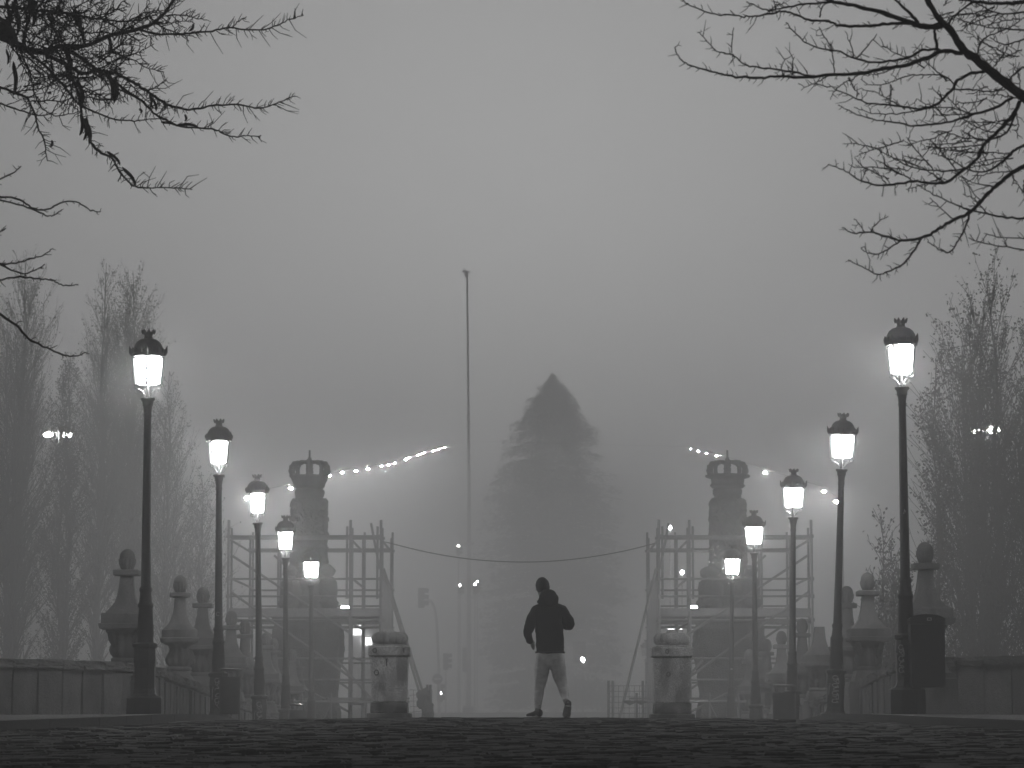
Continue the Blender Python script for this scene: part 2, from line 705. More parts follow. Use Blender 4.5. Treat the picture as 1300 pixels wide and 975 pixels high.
BS = 1.13
bL = px(494.5, 913.5, 39.2)
bollard((bL.x, 39.2, zroad(bL.x, 39.2) - 0.01), 'stone bollard left of the jogger with ribbed dome and T shaped mark', [('O', -0.17, 0.885, 0.028), ('T', 0.175, 0.885, 0.024), ('T', -0.03, 0.74, 0.045), ('O', -0.15, 0.62, 0.03)], None, -1)
bR = px(853.0, 912.5, 39.4)
bollard((bR.x, 39.4, zroad(bR.x, 39.4) - 0.01), 'stone bollard right of the jogger with ribbed dome and two ring marks', [('O', -0.065, 0.885, 0.024), ('O', -0.05, 0.61, 0.026)], None, 1)


# ------------------------------------------------------------------ stone pinnacles along the parapets
def pinnacle(loc, h0, label, kind, broken=False, sc_=1.0, down=1.2):
    root = thing('stone_pinnacle', label, 'pinnacle', loc, 0, 'stone pinnacles along the parapet')
    root.scale = (sc_, sc_, sc_)
    m = GRANITE
    sq = 0.97 if kind == 'A' else 0.0
    n = 32
    rot = PI / 4 if kind == 'A' else 0
    W = 0.335 if kind == 'A' else 0.315

    def L(name, prof, mm=m, sq_=sq, mod=None, nn=n):
        q = MB()
        q.lathe(prof, nn, sq=sq_, rot=rot, mod=mod)
        chip = loc[0] * 3.7
        for i_, v_ in enumerate(q.v):
            p_ = Vector(v_)
            q.v[i_] = tuple(p_ + noise.noise_vector(p_ * 14 + Vector((chip, 0, chip))) * 0.007 + noise.noise_vector(p_ * 4 + Vector((chip, 0, chip))) * 0.006)
        return q.build(name, mm, root)
    L('pedestal', [(0.36, -down), (0.36, 0.0), (0.345, 0.015), (0.345, 0.08)])
    if kind == 'A':
        L('base_moulding', [(0.30, 0.08), (0.27, 0.10), (0.24, 0.20), (0.225, 0.26)], sq_=0.9)
    else:
        L('base_moulding', [(0.30, 0.08), (0.27, 0.10), (0.20, 0.18), (0.165, 0.25)])
    L('lower_ring', [(0.19, 0.26), (0.205, 0.28), (0.205, 0.31), (0.19, 0.33)], sq_=0)
    L('urn', [(0.165, 0.33), (0.20, 0.38), (0.215, 0.44), (0.20, 0.51), (0.165, 0.57), (0.155, 0.62), (0.19, 0.67), (0.25, 0.70), (0.27, 0.715)],
      GRANITE_DARK, 0, (lambda a, r, z: 1.0 + 0.07 * math.cos(a * 10) * (1 if 0.35 < z < 0.66 else 0)), 80)
    if kind == 'A':
        for k in range(4):
            a = PI / 2 * k + PI / 4
            q = MB()
            q.tube([(0.17 * math.cos(a), 0.17 * math.sin(a), 0.45), (0.235 * math.cos(a), 0.235 * math.sin(a), 0.58), (0.27 * math.cos(a), 0.27 * math.sin(a), 0.69), (0.33 * math.cos(a), 0.33 * math.sin(a), 0.70)], [0.03, 0.055, 0.05, 0.03], 7)
            q.build('acanthus_leaf', GRANITE_DARK, root)
    L('cornice', [(0.29, 0.715), (W, 0.735), (W + 0.01, 0.79), (W, 0.80)])
    L('abacus', [(W - 0.02, 0.803), (W - 0.02, 0.925), (W - 0.035, 0.94)])
    top = 1.40 if not broken else 1.36
    sh = [(0.265, 0.94), (0.255, 0.955), (0.20, 1.01), (0.15, 1.09), (0.118, 1.19), (0.10, 1.30), (0.092, 1.42), (0.087, 1.455)]
    L('shaft', sh)
    if not broken:
        L('collar', [(0.09, 1.455), (0.16, 1.462), (0.172, 1.475), (0.172, 1.53), (0.16, 1.54), (0.10, 1.545)], sq_=sq, mod=None)
        q = MB()
        q.lathe([(0.07, 1.545), (0.085, 1.56), (0.108, 1.62), (0.116, 1.67), (0.112, 1.695)], 72, mod=lambda a, r, z: 1 + 0.05 * math.cos(a * 12))
        q.build('fluted_cup', m, root)
        q = MB()
        q.lathe([(0.105, 1.695), (0.11, 1.71), (0.1, 1.76), (0.075, 1.80), (0.04, 1.825), (0.01, 1.832)], 24)
        q.build('ball', m, root)
    return root


def place_pin(x, ytop_, kind, label, X=5.6, broken=False, k=1.0):
    s = abs(x - 660.0) / X            # px per metre
    d = F / s
    top = px(x, ytop_, d)
    H = (1.832 if not broken else 1.455) * k
    z = top.z - H
    pinnacle((top.x, d, z), 0, label, kind, broken, k, (z - zprof(d)) / k + 0.3)


P = [
    (162, 697, 'A', 'largest stone pinnacle on the left, square slabs, half behind the nearest lamp post'),
    (229, 730, 'B', 'round stone pinnacle with fluted ball standing clear between the two nearest left lamp posts'),
    (258, 745, 'A', 'square stone pinnacle just left of the second left lamp post'),
    (294, 775, 'A', 'stone pinnacle just right of the second left lamp post above the black bin'),
    (311, 787, 'B', 'stone pinnacle between the second and third left lamp posts, nearer the third'),
    (338, 803, 'A', 'stone pinnacle partly hidden right behind the third left lamp post'),
    (347, 810, 'B', 'stone pinnacle between the third and fourth left lamp posts'),
    (371, 824, 'A', 'small far stone pinnacle touching the right side of the fourth left lamp post'),
    (380, 832, 'B', 'farthest small stone pinnacle on the left beside the fifth lamp post'),
    (1174, 688, 'A', 'largest stone pinnacle on the right rising behind the big black bin'),
    (1101, 727, 'A', 'stone pinnacle with square slab standing clear between the two nearest right lamp posts'),
    (1075, 744, 'B', 'stone pinnacle close on the right of the second right lamp post'),
    (1040, 796, 'A', 'broken stone pinnacle with bare stump and no ball on the right'),
    (1018, 785, 'B', 'stone pinnacle just right of the third right lamp post'),
    (992, 801, 'A', 'stone pinnacle just left of the third right lamp post above a bin'),
    (973, 811, 'B', 'stone pinnacle just right of the fourth right lamp post'),
    (951, 824, 'A', 'small far stone pinnacle just left of the fourth right lamp post'),
    (937, 830, 'B', 'farthest small stone pinnacle on the right beside the fifth lamp post'),
]
for x, yt, kd, lb in P:
    place_pin(x, yt, kd, lb, broken=(x == 1040), k=1.03 if x in (162, 1174) else 1.0)


# ------------------------------------------------------------------ street lamps
def lamp_proto():
    root = thing('street_lamp', 'lamp', 'street lamp')
    q = MB()
    q.lathe([(0.225, -0.5), (0.225, 0.0), (0.228, 0.02), (0.222, 0.24), (0.19, 0.27)], 8, rot=PI / 8, sq=0.6)
    q.build('plinth', IRON, root)
    q = MB()
    q.lathe([(0.17, 0.27), (0.15, 0.30), (0.137, 0.36), (0.137, 0.62), (0.15, 0.72), (0.142, 0.82), (0.14, 0.86), (0.165, 0.885), (0.168, 0.92), (0.11, 0.945)], 8, rot=PI / 8)
    q.build('pedestal', IRON, root, smooth=False)
    q = MB()
    q.lathe([(0.108, 0.945), (0.102, 0.98), (0.108, 1.05), (0.088, 1.37), (0.10, 1.395), (0.102, 1.425), (0.085, 1.45), (0.072, 1.57), (0.083, 1.595), (0.083, 1.625),
             (0.064, 1.65), (0.058, 2.3), (0.050, 3.3), (0.047, 3.80), (0.053, 3.815), (0.053, 3.84), (0.048, 3.86), (0.058, 3.95), (0.068, 3.958), (0.066, 3.975), (0.072, 4.01), (0.092, 4.03), (0.093, 4.05), (0.03, 4.06)], 20)
    q.build('post', IRON, root)
    lan = MB()
    a, b = 0.1375, 0.1125
    zt, zb = 4.575, 4.235
    for sx, sy in ((1, 1), (1, -1), (-1, -1), (-1, 1)):
        lan.tube([(sx * b, sy * b, zb - 0.02), (sx * a, sy * a, zt)], 0.0135, 6)
        lan.tube([(sx * b, sy * b, zb - 0.01), (sx * (b + 0.012), sy * (b + 0.012), zb - 0.045), (sx * b * 0.8, sy * b * 0.8, zb - 0.07), (sx * b * 0.72, sy * b * 0.72, zb - 0.04)], 0.006, 5)
        lan.tube([(sx * b * 0.8, sy * b * 0.8, zb - 0.06), (sx * 0.05, sy * 0.05, zb - 0.09), (sx * 0.02, sy * 0.02, zb - 0.16)], 0.0065, 5)
    for h, z, r in ((b, zb - 0.012, 0.009), (a, zt - 0.005, 0.008)):
        c = [(h, h, z), (h, -h, z), (-h, -h, z), (-h, h, z)]
        for i in range(4):
            lan.tube([c[i], c[(i + 1) % 4]], r, 5)
    lan.tube([(0, 0, 4.05), (0, 0, 4.12), (0, 0, 4.2)], [0.03, 0.018, 0.016], 8)
    lan.tube([(b, 0, zb - 0.012), (-b, 0, zb - 0.012)], 0.007, 5)
    lan.tube([(0, b, zb - 0.012), (0, -b, zb - 0.012)], 0.007, 5)
    fr = lan.build('lantern', IRON, root)
    for k in range(4):
        q = MB()
        g = 0.008
        A, B = a - 0.018, b - 0.018
        vs_ = [(-B + g, B, zb), (B - g, B, zb), (A - g, A, zt), (-A + g, A, zt), (-B + g, B - 0.005, zb), (B - g, B - 0.005, zb), (A - g, A - 0.005, zt), (-A + g, A - 0.005, zt)]
        q.add(vs_, [(3, 2, 1, 0), (4, 5, 6, 7), (0, 1, 5, 4), (1, 2, 6, 5), (2, 3, 7, 6), (3, 0, 4, 7)])
        o = q.build('pane', LIT, fr, smooth=False)
        o.rotation_euler.z = k * PI / 2
    q = MB()
    q.lathe([(0.175, zt + 0.002), (0.205, zt + 0.005), (0.208, zt + 0.035), (0.196, zt + 0.05), (0.196, zt + 0.075), (0.20, zt + 0.09), (0.19, zt + 0.11), (0.178, zt + 0.15), (0.152, zt + 0.195), (0.11, zt + 0.228), (0.07, zt + 0.24), (0.058, zt + 0.245)], 32)
    for k in range(4):
        t = PI / 4 + k * PI / 2
        c_, s_ = math.cos(t), math.sin(t)
        q.tube([(0.195 * c_, 0.195 * s_, zt + 0.03), (0.222 * c_, 0.222 * s_, zt + 0.07), (0.232 * c_, 0.232 * s_, zt + 0.11), (0.243 * c_, 0.243 * s_, zt + 0.15)], [0.03, 0.03, 0.017, 0.002], 6)
        for dt in (-0.35, 0.35, PI / 4):
            c2, s2 = math.cos(t + dt), math.sin(t + dt)
            q.tube([(0.2 * c2, 0.2 * s2, zt + 0.05), (0.206 * c2, 0.206 * s2, zt + 0.09), (0.2 * c2, 0.2 * s2, zt + 0.125)], [0.02, 0.022, 0.003], 5)
    q.build('lantern_roof', IRON, fr)
    q = MB()
    q.lathe([(0.062, zt + 0.245), (0.05, zt + 0.265), (0.052, zt + 0.285), (0.07, zt + 0.325)], 20)
    for k in range(8):
        t = 2 * PI * k / 8 + 0.2
        c_, s_ = math.cos(t), math.sin(t)
        q.tube([(0.062 * c_, 0.062 * s_, zt + 0.305), (0.076 * c_, 0.076 * s_, zt + 0.335), (0.088 * c_, 0.088 * s_, zt + 0.358)], [0.02, 0.018, 0.005], 5)
    q.build('crown_finial', IRON, fr)
    return root


lamps = [
    # x base, x top, y top, px/m*100, lantern turn, label
    (183.5, 188.5, 418.5, 1.0, 0.80, 'nearest and tallest lit street lamp on the left, plain black pedestal without scrawl'),
    (277.5, 278, 532, .805, 0.22, 'second lit street lamp on the left with white scrawl on pedestal beside a bin'),
    (330.5, 326.5, 602, .70, 0.16, 'third lit street lamp on the left, leaning slightly left, scrawl on its pedestal'),
    (363.4, 362.5, 654, .612, 0.30, 'fourth lit street lamp on the left, just left of the crowned column'),
    (396, 395, 694, .553, 0.72, 'fifth and farthest lit street lamp on the left, in front of the crowned column'),
    (1152, 1143.5, 404, 1.008, 0.12, 'nearest and tallest lit street lamp on the right, big black bin on its post'),
    (1059, 1070.5, 524, .815, 0.62, 'second lit street lamp on the right, leaning right, white scrawl on pedestal'),
    (1004.8, 1007.5, 595, .703, 0.60, 'third lit street lamp on the right with a black bin at its foot'),
    (959.6, 957, 647.5, .615, 0.66, 'fourth lit street lamp on the right, just right of the crowned column'),
    (927, 930, 690.5, .548, 0.45, 'fifth and farthest lit street lamp on the right, in front of the crowned column'),
]
proto = lamp_proto()
LP = []
for i, (xb, xt, yt, s, ang, lb) in enumerate(lamps):
    o = proto if i == 0 else copy_tree(proto)
    d = F / 100.0 / s
    top = px(xt, yt, d)
    zb_ = top.z - 4.935
    yb_ = HOR - zb_ * F / d
    bx = px(xb, min(yb_, 912), d).x
    o.location = (bx, d, zb_)
    o.rotation_euler = (0, math.atan2(top.x - bx, 4.935), 0)
    for ch in o.children:
        if ch.name.startswith('lantern'):
            ch.rotation_euler.z = ang
    tag(o, lb, 'street lamp', 'lit street lamps along the bridge')
    LP.append(o)
# unlit lamp farther off
un = copy_tree(proto)
top = px(820, 812, 128)
un.location = (top.x, 128, top.z - 4.935)
un.rotation_euler = (0, 0, 0)
tag(un, 'faint unlit street lamp in the fog just left of the right bollard', 'street lamp')
dull_pane = None
for ch in un.children:
    for g in ch.children:
        if g.name.startswith('pane'):
            if dull_pane is None:
                dull_pane = g.data.copy()
                dull_pane.materials[0] = DULL
            g.data = dull_pane

# scrawls painted on pedestals (flat paint, a hair proud of the iron)
def scrawl(lamp, x, z0, z1, loops, w):
    q = MB()
    rr = random.Random(int(z1 * 1000) + loops)
    n = loops
    y0 = -0.146
    h = (z1 - z0) / n
    for i in range(n):
        zc = z1 - h * (i + 0.5)
        t = i % 4
        if t in (0, 2):
            pts = [(x - w + w * math.cos(a) * 0.9 + w * 0.7, y0, zc + h * 0.45 * math.sin(a)) for a in [0.6 + 5.6 * k / 12 for k in range(13)]]
            pts.append((x + w * 0.9, y0, zc - h * 0.55))
        elif t == 1:
            pts = [(x - w, y0, zc + h * .4), (x - w * .3, y0, zc), (x + w * .8, y0, zc + h * .5), (x + w * .9, y0, zc - h * .6), (x, y0, zc - h * .1)]
        else:
            pts = [(x + w, y0, zc + h * .5), (x - w * .4, y0, zc + h * .3), (x - w * .9, y0, zc - h * .2), (x + w * .6, y0, zc - h * .3), (x + w * .9, y0, zc - h * .6)]
        q.tube(spline([Vector(p) for p in pts], 4), 0.0052, 4)
    q.tube([(x - w * 2.4, y0, z1 - (z1 - z0) * .3), (x - w * 1.6, y0, z1 - (z1 - z0) * .33), (x - w * 2.3, y0, z1 - (z1 - z0) * .36), (x - w * 2.4, y0, z0 + (z1 - z0) * .28)], 0.0035, 4)
    q.build('graffiti_scrawl', CHALK, lamp)


scrawl(LP[1], 0.0, 0.38, 0.85, 6, 0.035)
scrawl(LP[2], 0.015, 0.28, 0.82, 6, 0.042)
scrawl(LP[6], -0.01, 0.42, 0.84, 7, 0.045)
scrawl(LP[5], -0.08, 0.45, 0.80, 5, 0.03)
q = MB()
q.box((0, -0.062, 2.05), (0.05, 0.006, 0.03))
q.build('sticker', WHITE, LP[9])
q = MB()
q.tube([(0.025 * math.cos(a) - 0.005, -0.064, 1.85 + 0.03 * math.sin(a)) for a in [0.5 + 5.2 * k / 12 for k in range(13)]], 0.004, 4)
q.build('painted_mark', CHALK, LP[1])
q = MB()
q.tube([(-0.012, -0.062, 2.44), (0.0, -0.064, 2.5), (0.012, -0.062, 2.46)], 0.005, 4)
q.build('sticker', CHALK, LP[5])


# ------------------------------------------------------------------ litter bins
def hoop_bin(x, ytop_, d, h, r, label, ygap):
    c = px(x, ytop_, d)
    root = thing('litter_bin', label, 'litter bin', (c.x, d, c.z - h - ygap), 0, 'black litter bins on lamp posts')
    q = MB()
    q.lathe([(r * 0.92, 0), (r, 0.02), (r, h - 0.02), (r * 1.0, h), (r * 0.93, h), (r * 0.93, h - 0.1)], 24)
    q.build('body', BIN, root)
    q = MB()
    q.lathe([(r * 0.85, h + ygap - 0.03), (r * 1.02, h + ygap - 0.02), (r * 1.02, h + ygap), (r * 0.7, h + ygap + 0.012)], 24)
    q.build('lid', IRON, root)
    for k in range(4):
        a = PI / 4 + k * PI / 2
        q = MB()
        q.tube([(r * .95 * math.cos(a), r * .95 * math.sin(a), h - 0.1), (r * .95 * math.cos(a), r * .95 * math.sin(a), h + ygap - 0.02)], 0.008, 5)
        q.build('support', IRON, root)
    q = MB()
    sgn = 1 if x > 650 else -1
    q.box((sgn * (r + 0.04), 0, h * 0.6), (0.12, 0.03, 0.04))
    q.build('bracket', IRON, root)
    return root


hoop_bin(292, 849.5, 44.6, 0.58, 0.165, 'black litter bin with hooded top on the second left lamp post', 0.12)
hoop_bin(378, 894, 57.5, 0.55, 0.17, 'black litter bin by the foot of the fourth left lamp post', 0.12)
hoop_bin(995.5, 870, 51.0, 0.58, 0.205, 'round black litter bin at the foot of the third right lamp post', 0.13)
c = px(1176.5, 873, 35.6)
root = thing('litter_bin', 'large boxy black litter bin with arched top on the nearest right lamp post', 'litter bin', (c.x, 35.6, c.z), 0, 'black litter bins on lamp posts')
q = MB()
W, D, H = 0.42, 0.34, 0.80
prof = [(-W / 2 + 0.03, 0.0), (W / 2 - 0.03, 0.0), (W / 2, 0.04), (W / 2, H - 0.02), (-W / 2, H - 0.02), (-W / 2, 0.04)]


def extrude_poly(q, prof, y0, y1):
    n = len(prof)
    q.add([(x, y0, z) for x, z in prof] + [(x, y1, z) for x, z in prof],
          [tuple(range(n))] + [tuple(reversed(range(n, 2 * n)))] + [(i, i + n, (i + 1) % n + n, (i + 1) % n) for i in range(n)])


extrude_poly(q, prof, -D / 2, D / 2)
q.build('body', BIN, root)
q = MB()
arch = [(W / 2 + 0.008, H - 0.015)] + [((W / 2 + 0.008) * math.cos(a) if abs(math.cos(a)) < 0.9 else (W / 2 + 0.008) * math.copysign(1, math.cos(a)), H + 0.03 + 0.075 * math.sin(a)) for a in [PI * k / 12 for k in range(13)]] + [(-W / 2 - 0.008, H - 0.015)]
extrude_poly(q, arch, -D / 2 - 0.012, D / 2 + 0.012)
q.build('arched_lid', BIN, root)
q = MB()
q.tube([(x * 1.0, -D / 2 - 0.015, z) for x, z in arch[2:-2]], 0.006, 5)
q.build('lid_rim', IRON, root)
q = MB()
q.box((0.02, -D / 2 - 0.016, H + 0.045), (0.055, 0.006, 0.035))
q.build('maker_badge', CHALK, root)
q = MB()
q.box((0.02, -D / 2 - 0.0195, H + 0.045), (0.036, 0.004, 0.02))
q.build('badge_centre', BIN, root)
q = MB()
q.box((-W / 2 - 0.05, 0, H * 0.7), (0.12, 0.05, 0.05))
q.box((-W / 2 - 0.05, 0, H * 0.2), (0.12, 0.05, 0.05))
q.build('bracket', IRON, root)


# ------------------------------------------------------------------ crowned columns
def relief(q, amp, sc_, seed):
    """roughen the last verts of q into carved, weathered stone"""
    for i, v in enumerate(q.v):
        p = Vector(v)
        n = noise.noise_vector(p * sc_ + Vector((seed, seed * 2, 0))) * amp + noise.noise_vector(p * sc_ * 2.7) * amp * 0.5
        q.v[i] = tuple(p + n)


def crowned_column(xc, label, plate, seed):
    d = 73.0
    k = d / F                                     # metres per pixel there
    base = px(xc, 775, d)
    zd = zprof(d)
    root = thing('crowned_column', label, 'monument', (base.x, d, zd), 0, 'crowned stone columns of the bridge')
    Z = lambda y: px(xc, y, d).z - zd
    w = lambda p: p * k / 2.0                     # half width from pixels

    def L(name, rows, n=40, sq=0.0, amp=0.0, s=6.0, mod=None, parent=root):
        q = MB()
        q.lathe([(w(wd), Z(y)) for wd, y in rows], n, sq=sq, rot=PI / 4 if sq else 0, mod=mod)
        if amp:
            relief(q, amp, s, seed)
        return q.build(name, CARVED, parent)

    def dense(rows, m=4):
        out = []
        for (a, b), (c_, e) in zip(rows, rows[1:]):
            out += [(a + (c_ - a) * i / m, b + (e - b) * i / m) for i in range(m)]
        return out + [rows[-1]]
    # pedestal: a heavy block with bulging carved shields
    L('pedestal', dense([(84, 1010), (84, 905), (78, 895), (74, 880), (82, 850), (92, 825), (88, 800), (78, 788)], 6), 48, 0.75, 0.035, 5)
    L('pedestal_cornice', [(84, 787.7), (92, 784), (94, 779), (92, 776), (80, 774)], 40, 0.9, 0.012, 6)
    for a in range(4):                            # seated carved figures on the four corners
        t = PI / 4 + a * PI / 2 + 0.12
        q = MB()
        cx, cy_ = w(66) * math.cos(t), w(66) * math.sin(t)
        q.ball((cx, cy_, Z(752)), w(26), 14, 10, (0.95, 0.95, 1.65))
        q.ball((cx * 1.02, cy_ * 1.02, Z(726)), w(17), 12, 8, (1, 1, 0.9))
        q.ball((cx * 1.06, cy_ * 1.06, Z(766)), w(24), 12, 8, (1.1, 1.1, 0.8))
        relief(q, 0.05, 7, seed + a)
        q.build('carved_figure', CARVED, root)
    L('die', dense([(62, 774), (60, 765), (50, 745), (48, 728), (52, 722), (48, 716)], 5), 40, 0.6, 0.04, 6)
    L('column_shaft', dense([(47, 716), (44, 700), (41, 690), (45, 680), (42, 668), (40, 655), (44, 645), (46, 638), (42, 634)], 9), 96, 0.45, 0.05, 11)
    # cartouches and scrolls standing proud of the shaft
    for a in range(4):
        t = a * PI / 2 - PI / 2
        c_, s_ = math.cos(t), math.sin(t)
        q = MB()
        for y, rr, zz in ((650, 8, 1.0), (667, 10, 1.25), (688, 9, 1.1), (705, 10, 1.1)):
            fl = Vector((0.30 if abs(c_) > .5 else 1.0, 0.30 if abs(s_) > .5 else 1.0, zz))
            q.ball((c_ * w(41), s_ * w(41), Z(y)), w(rr * 1.7), 28, 16, fl)
            ang_ = [2 * PI * i / 18 for i in range(19)]
            sd = Vector((-s_, c_, 0))
            q.tube([Vector((c_ * w(45), s_ * w(45), Z(y))) + sd * w(rr * 1.5) * math.cos(t_) + Vector((0, 0, w(rr * 1.5) * zz * math.sin(t_))) for t_ in ang_], 0.022, 6)
        for y, sp in ((659, 15), (678, 17), (697, 16), (712, 14)):
            sd = Vector((-s_, c_, 0))
            for e in (-1, 1):
                q.tube([Vector((c_ * w(44), s_ * w(44), Z(y))) + sd * e * w(sp * f_) + Vector((0, 0, 0.05 * math.sin(f_ * 6))) for f_ in (0.1, .4, .7, 1.0, 1.25)], [.03, .05, .045, .06, .03], 7)
        relief(q, 0.026, 13, seed + 3 + a)
        q.build('cartouche', CARVED, root)
        t += PI / 4
        c_, s_ = math.cos(t), math.sin(t)
        q = MB()
        for y, rr in ((642, 10), (651, 6), (662, 9), (675, 6), (684, 9), (697, 8), (706, 6), (713, 10)):
            q.ball((c_ * w(49), s_ * w(49), Z(y)), w(rr * 1.15), 20, 12, (1, 1, 1.1))
        relief(q, 0.03, 15, seed + 8 + a)
        q.build('corner_scroll', CARVED, root)
    L('capital', dense([(34, 634), (35, 630), (38, 626), (36, 622), (30, 620)], 3), 40, 0.3, 0.02, 8)
    # crown: band, arches, orb and spike
    if plate:
        rows = [(37, 620), (44, 617), (40, 614), (41, 608), (54, 606), (56, 604.5), (54, 603), (36, 602.5)]
    else:
        rows = [(34, 620), (38, 617.5), (40, 614), (44, 609), (47, 606), (45, 604), (36, 603.5)]
    cr = L('crown', dense(rows, 3), 48, 0.0, 0.012, 9, lambda a, r, z: 1 + 0.03 * math.cos(a * 8))
    for a in range(8):
        t = a * PI / 4
        c_, s_ = math.cos(t), math.sin(t)
        q = MB()
        path = [(w(41), 605), (w(45), 597), (w(42), 591.5), (w(33), 588), (w(18), 586.5), (w(6), 587)] if a % 2 == 0 else [(w(40), 605), (w(43), 597), (w(41), 592), (w(33), 588.5), (w(18), 587), (w(6), 587.5)]
        rad = [0.085, 0.085, 0.08, 0.06, 0.05, 0.05] if a % 2 == 0 else [0.03] * 6
        if a % 4 == 2:
            rad = [0.06] * 6
        pts = spline([Vector((r * c_, r * s_, Z(y))) for r, y in path], 4)
        rr = [rad[min(5, int(i / 4))] * (1 + 0.16 * math.sin(i * 2.1)) for i in range(len(pts))]
        q.tube(pts, rr, 8)
        relief(q, 0.012, 14, seed)
        q.build('crown_arch', CARVED, cr)
    q = MB()
    q.lathe([(w(9), Z(602)), (w(8), Z(597)), (w(6.5), Z(590)), (w(6), Z(588)), (w(6.2), Z(584)), (w(4.5), Z(581.5)), (w(2.6), Z(580.5)), (w(2.4), Z(571.5))], 14)
    q.build('orb_and_spike', CARVED, cr)
    return root


crowned_column(391.5, 'weathered carved stone column topped by a crown, left of the road, inside scaffolding', False, 3.0)
crowned_column(925.0, 'carved stone column with flat plate under its crown, right of the road, inside scaffolding', True, 9.0)


# ------------------------------------------------------------------ scaffolds
def scaffold(s, label):
    YF, YM, YB = 70.0, 70.75, 76.4
    mid = lambda x: 660.0 + s * x                  # pixel column from the bridge axis, mirrored by side
    root = thing('scaffold', label, 'scaffolding', (s * 5.2, 70, zprof(70)), 0, 'scaffolding towers round the columns')
    T = 0.03

    def P(off, y, d=YF):
        return px(mid(off), y, d)
    sx = s
    Xi, Xj, Xk, Xo = 3.42, 4.17, 6.42, 7.17        # inner frame, then bay, then outer frame
    zt = px(650, 661, YF).z
    zb = zprof(72) - 0.05
    z = lambda y: px(650, y, YF).z
    yA, yB = z(681), z(690)
    # standards
    for X, top in ((Xi, 660), (Xj, 660), (Xk, 664), (Xo, 660)):
        for Y, dz in ((YF, 0), (YM, -0.15), (YB - 0.75, -0.1), (YB, 0.1)):
            if X == Xk and Y in (YF, YM):
                continue
            rod(root, 'standard', (sx * X, Y, zb if X < 5.8 else -3.2), (sx * X, Y, z(top) + dz), T + 0.004 * (Y == YF), STEEL)
    # coupled second tubes at the head of the inner standards
    for X in (Xi + 0.09, Xj + 0.09):
        rod(root, 'standard', (sx * X, YF + 0.1, z(760)), (sx * X, YF + 0.1, z(668)), T, STEEL)
    # ledgers front and back
    for Y in (YF, YM, YB - 0.75, YB):
        for zz in (yA, z(735), z(757), z(787), z(836), z(863), z(890)):
            if Y in (YM, YB - 0.75) and zz not in (yA, z(787), z(890)):
                continue
            rod(root, 'ledger' if zz in (yA, z(787), z(890)) else 'guard_rail', (sx * (Xi - 0.06), Y, zz), (sx * (Xo + 0.06), Y, zz), T * (1.15 if zz == yA else 0.85), STEEL)
    # short cross tubes
    for X in (Xi, Xj, Xo):
        for zz in (yA - 0.06, z(735) + .05, z(787) - 0.06, z(836) + .05, z(890) - .06):
            rod(root, 'transom', (sx * X, YF - 0.05, zz), (sx * X, YB + 0.05, zz), T, STEEL)
    # decks of boards, with toe boards
    nb = 3
    for lev in (783, 889):
        zz = z(lev) + 0.035
        for k in range(nb):
            Yc = YF + 0.14 + k * 0.235
            for (a, b) in ((Xi, Xj), (Xj, Xo)):
                bar(root, 'deck_board', (sx * (a + b) / 2, Yc, zz + R.uniform(-.006, .006)), (b - a - 0.03, 0.225, 0.05), TIMBER)
                bar(root, 'deck_board', (sx * (a + b) / 2, YB - 0.14 - k * 0.235, zz + R.uniform(-.006, .006)), (b - a - 0.03, 0.225, 0.05), TIMBER)
            Xc = Xi + 0.14 + k * 0.235
            bar(root, 'deck_board', (sx * Xc, (YF + YB) / 2, zz), (0.225, YB - YF - 1.5, 0.05), TIMBER)
    for (a, b) in ((Xi, Xj), (Xj, Xo)):
        bar(root, 'toe_board', (sx * (a + b) / 2, YF + 0.05, z(777)), (b - a - 0.02, 0.03, 0.19), TIMBER)
    # braces
    D = lambda x0, y0, x1, y1, dd=YF - 0.05, nm='brace': rod(root, nm, P(x0, y0, dd), P(x1, y1, dd), T, STEEL)
    D(372 - 6, 705, 212, 806)
    D(372 - 6, 752, 212, 862)
    D(212, 780 + 15, 372 - 60, 705, YB)
    D(212, 878, 340, 790, YB)
    D(372 - 30, 840, 214, 905)
    D(232, 838, 188, 888, YF - 0.02)
    D(189, 664, 178, 722, YF - 0.08)
    # rakers that prop the inner frame towards the road
    for dx, dd in ((0, YF - 0.2), (5, YF + 0.3)):
        a = P(173, 722 + dx, dd)
        b = P(126 - dx, 914, dd - 1.0) if s > 0 else P(112 + dx, 914, dd - 1.0)
        rod(root, 'raker', a, b, T * 1.1, STEEL)
        if s > 0:
            break
    # couplers
    for X in (Xi, Xj, Xo):
        for zz in (yA, z(735), z(757), z(787), z(836), z(890)):
            bar(root, 'coupler', (sx * X, YF - 0.045, zz), (0.08, 0.075, 0.09), STEEL, 0.3)
    # netting on the inner side
    q = MB()
    m_ = 14
    for i in range(m_ + 1):
        Y = YF + 0.15 + (YB - YF - 0.5) * i / m_
        for j in range(13):
            q.v.append((sx * (Xi - 0.02 + 0.03 * math.sin(i * 1.9 + j * 0.7)) - sx * 5.2, Y - 70, zb + 0.2 + (z(728) - zb - 0.2) * j / 12 - zprof(70)))
    for i in range(m_):
        for j in range(12):
            a = i * 13 + j
            q.f.append((a, a + 1, a + 14, a + 13))
    q.build('debris_netting', NETM, root)
    # access stair inside the inner bay
    if s < 0:
        for dx in (0, 0.5):
            rod(root, 'stair_string', (sx * (Xj + 0.1), YM + 0.15 + dx, zb), (sx * (Xo - 0.4), YM + 0.15 + dx, z(890)), 0.035, STEEL)
        for k in range(7):
            f = (k + 0.5) / 7
            bar(root, 'stair_tread', (sx * (Xj + 0.1 + (Xo - 0.5 - Xj) * f), YM + 0.4, zb + (z(890) - zb) * f), (0.24, 0.5, 0.035), TIMBER)
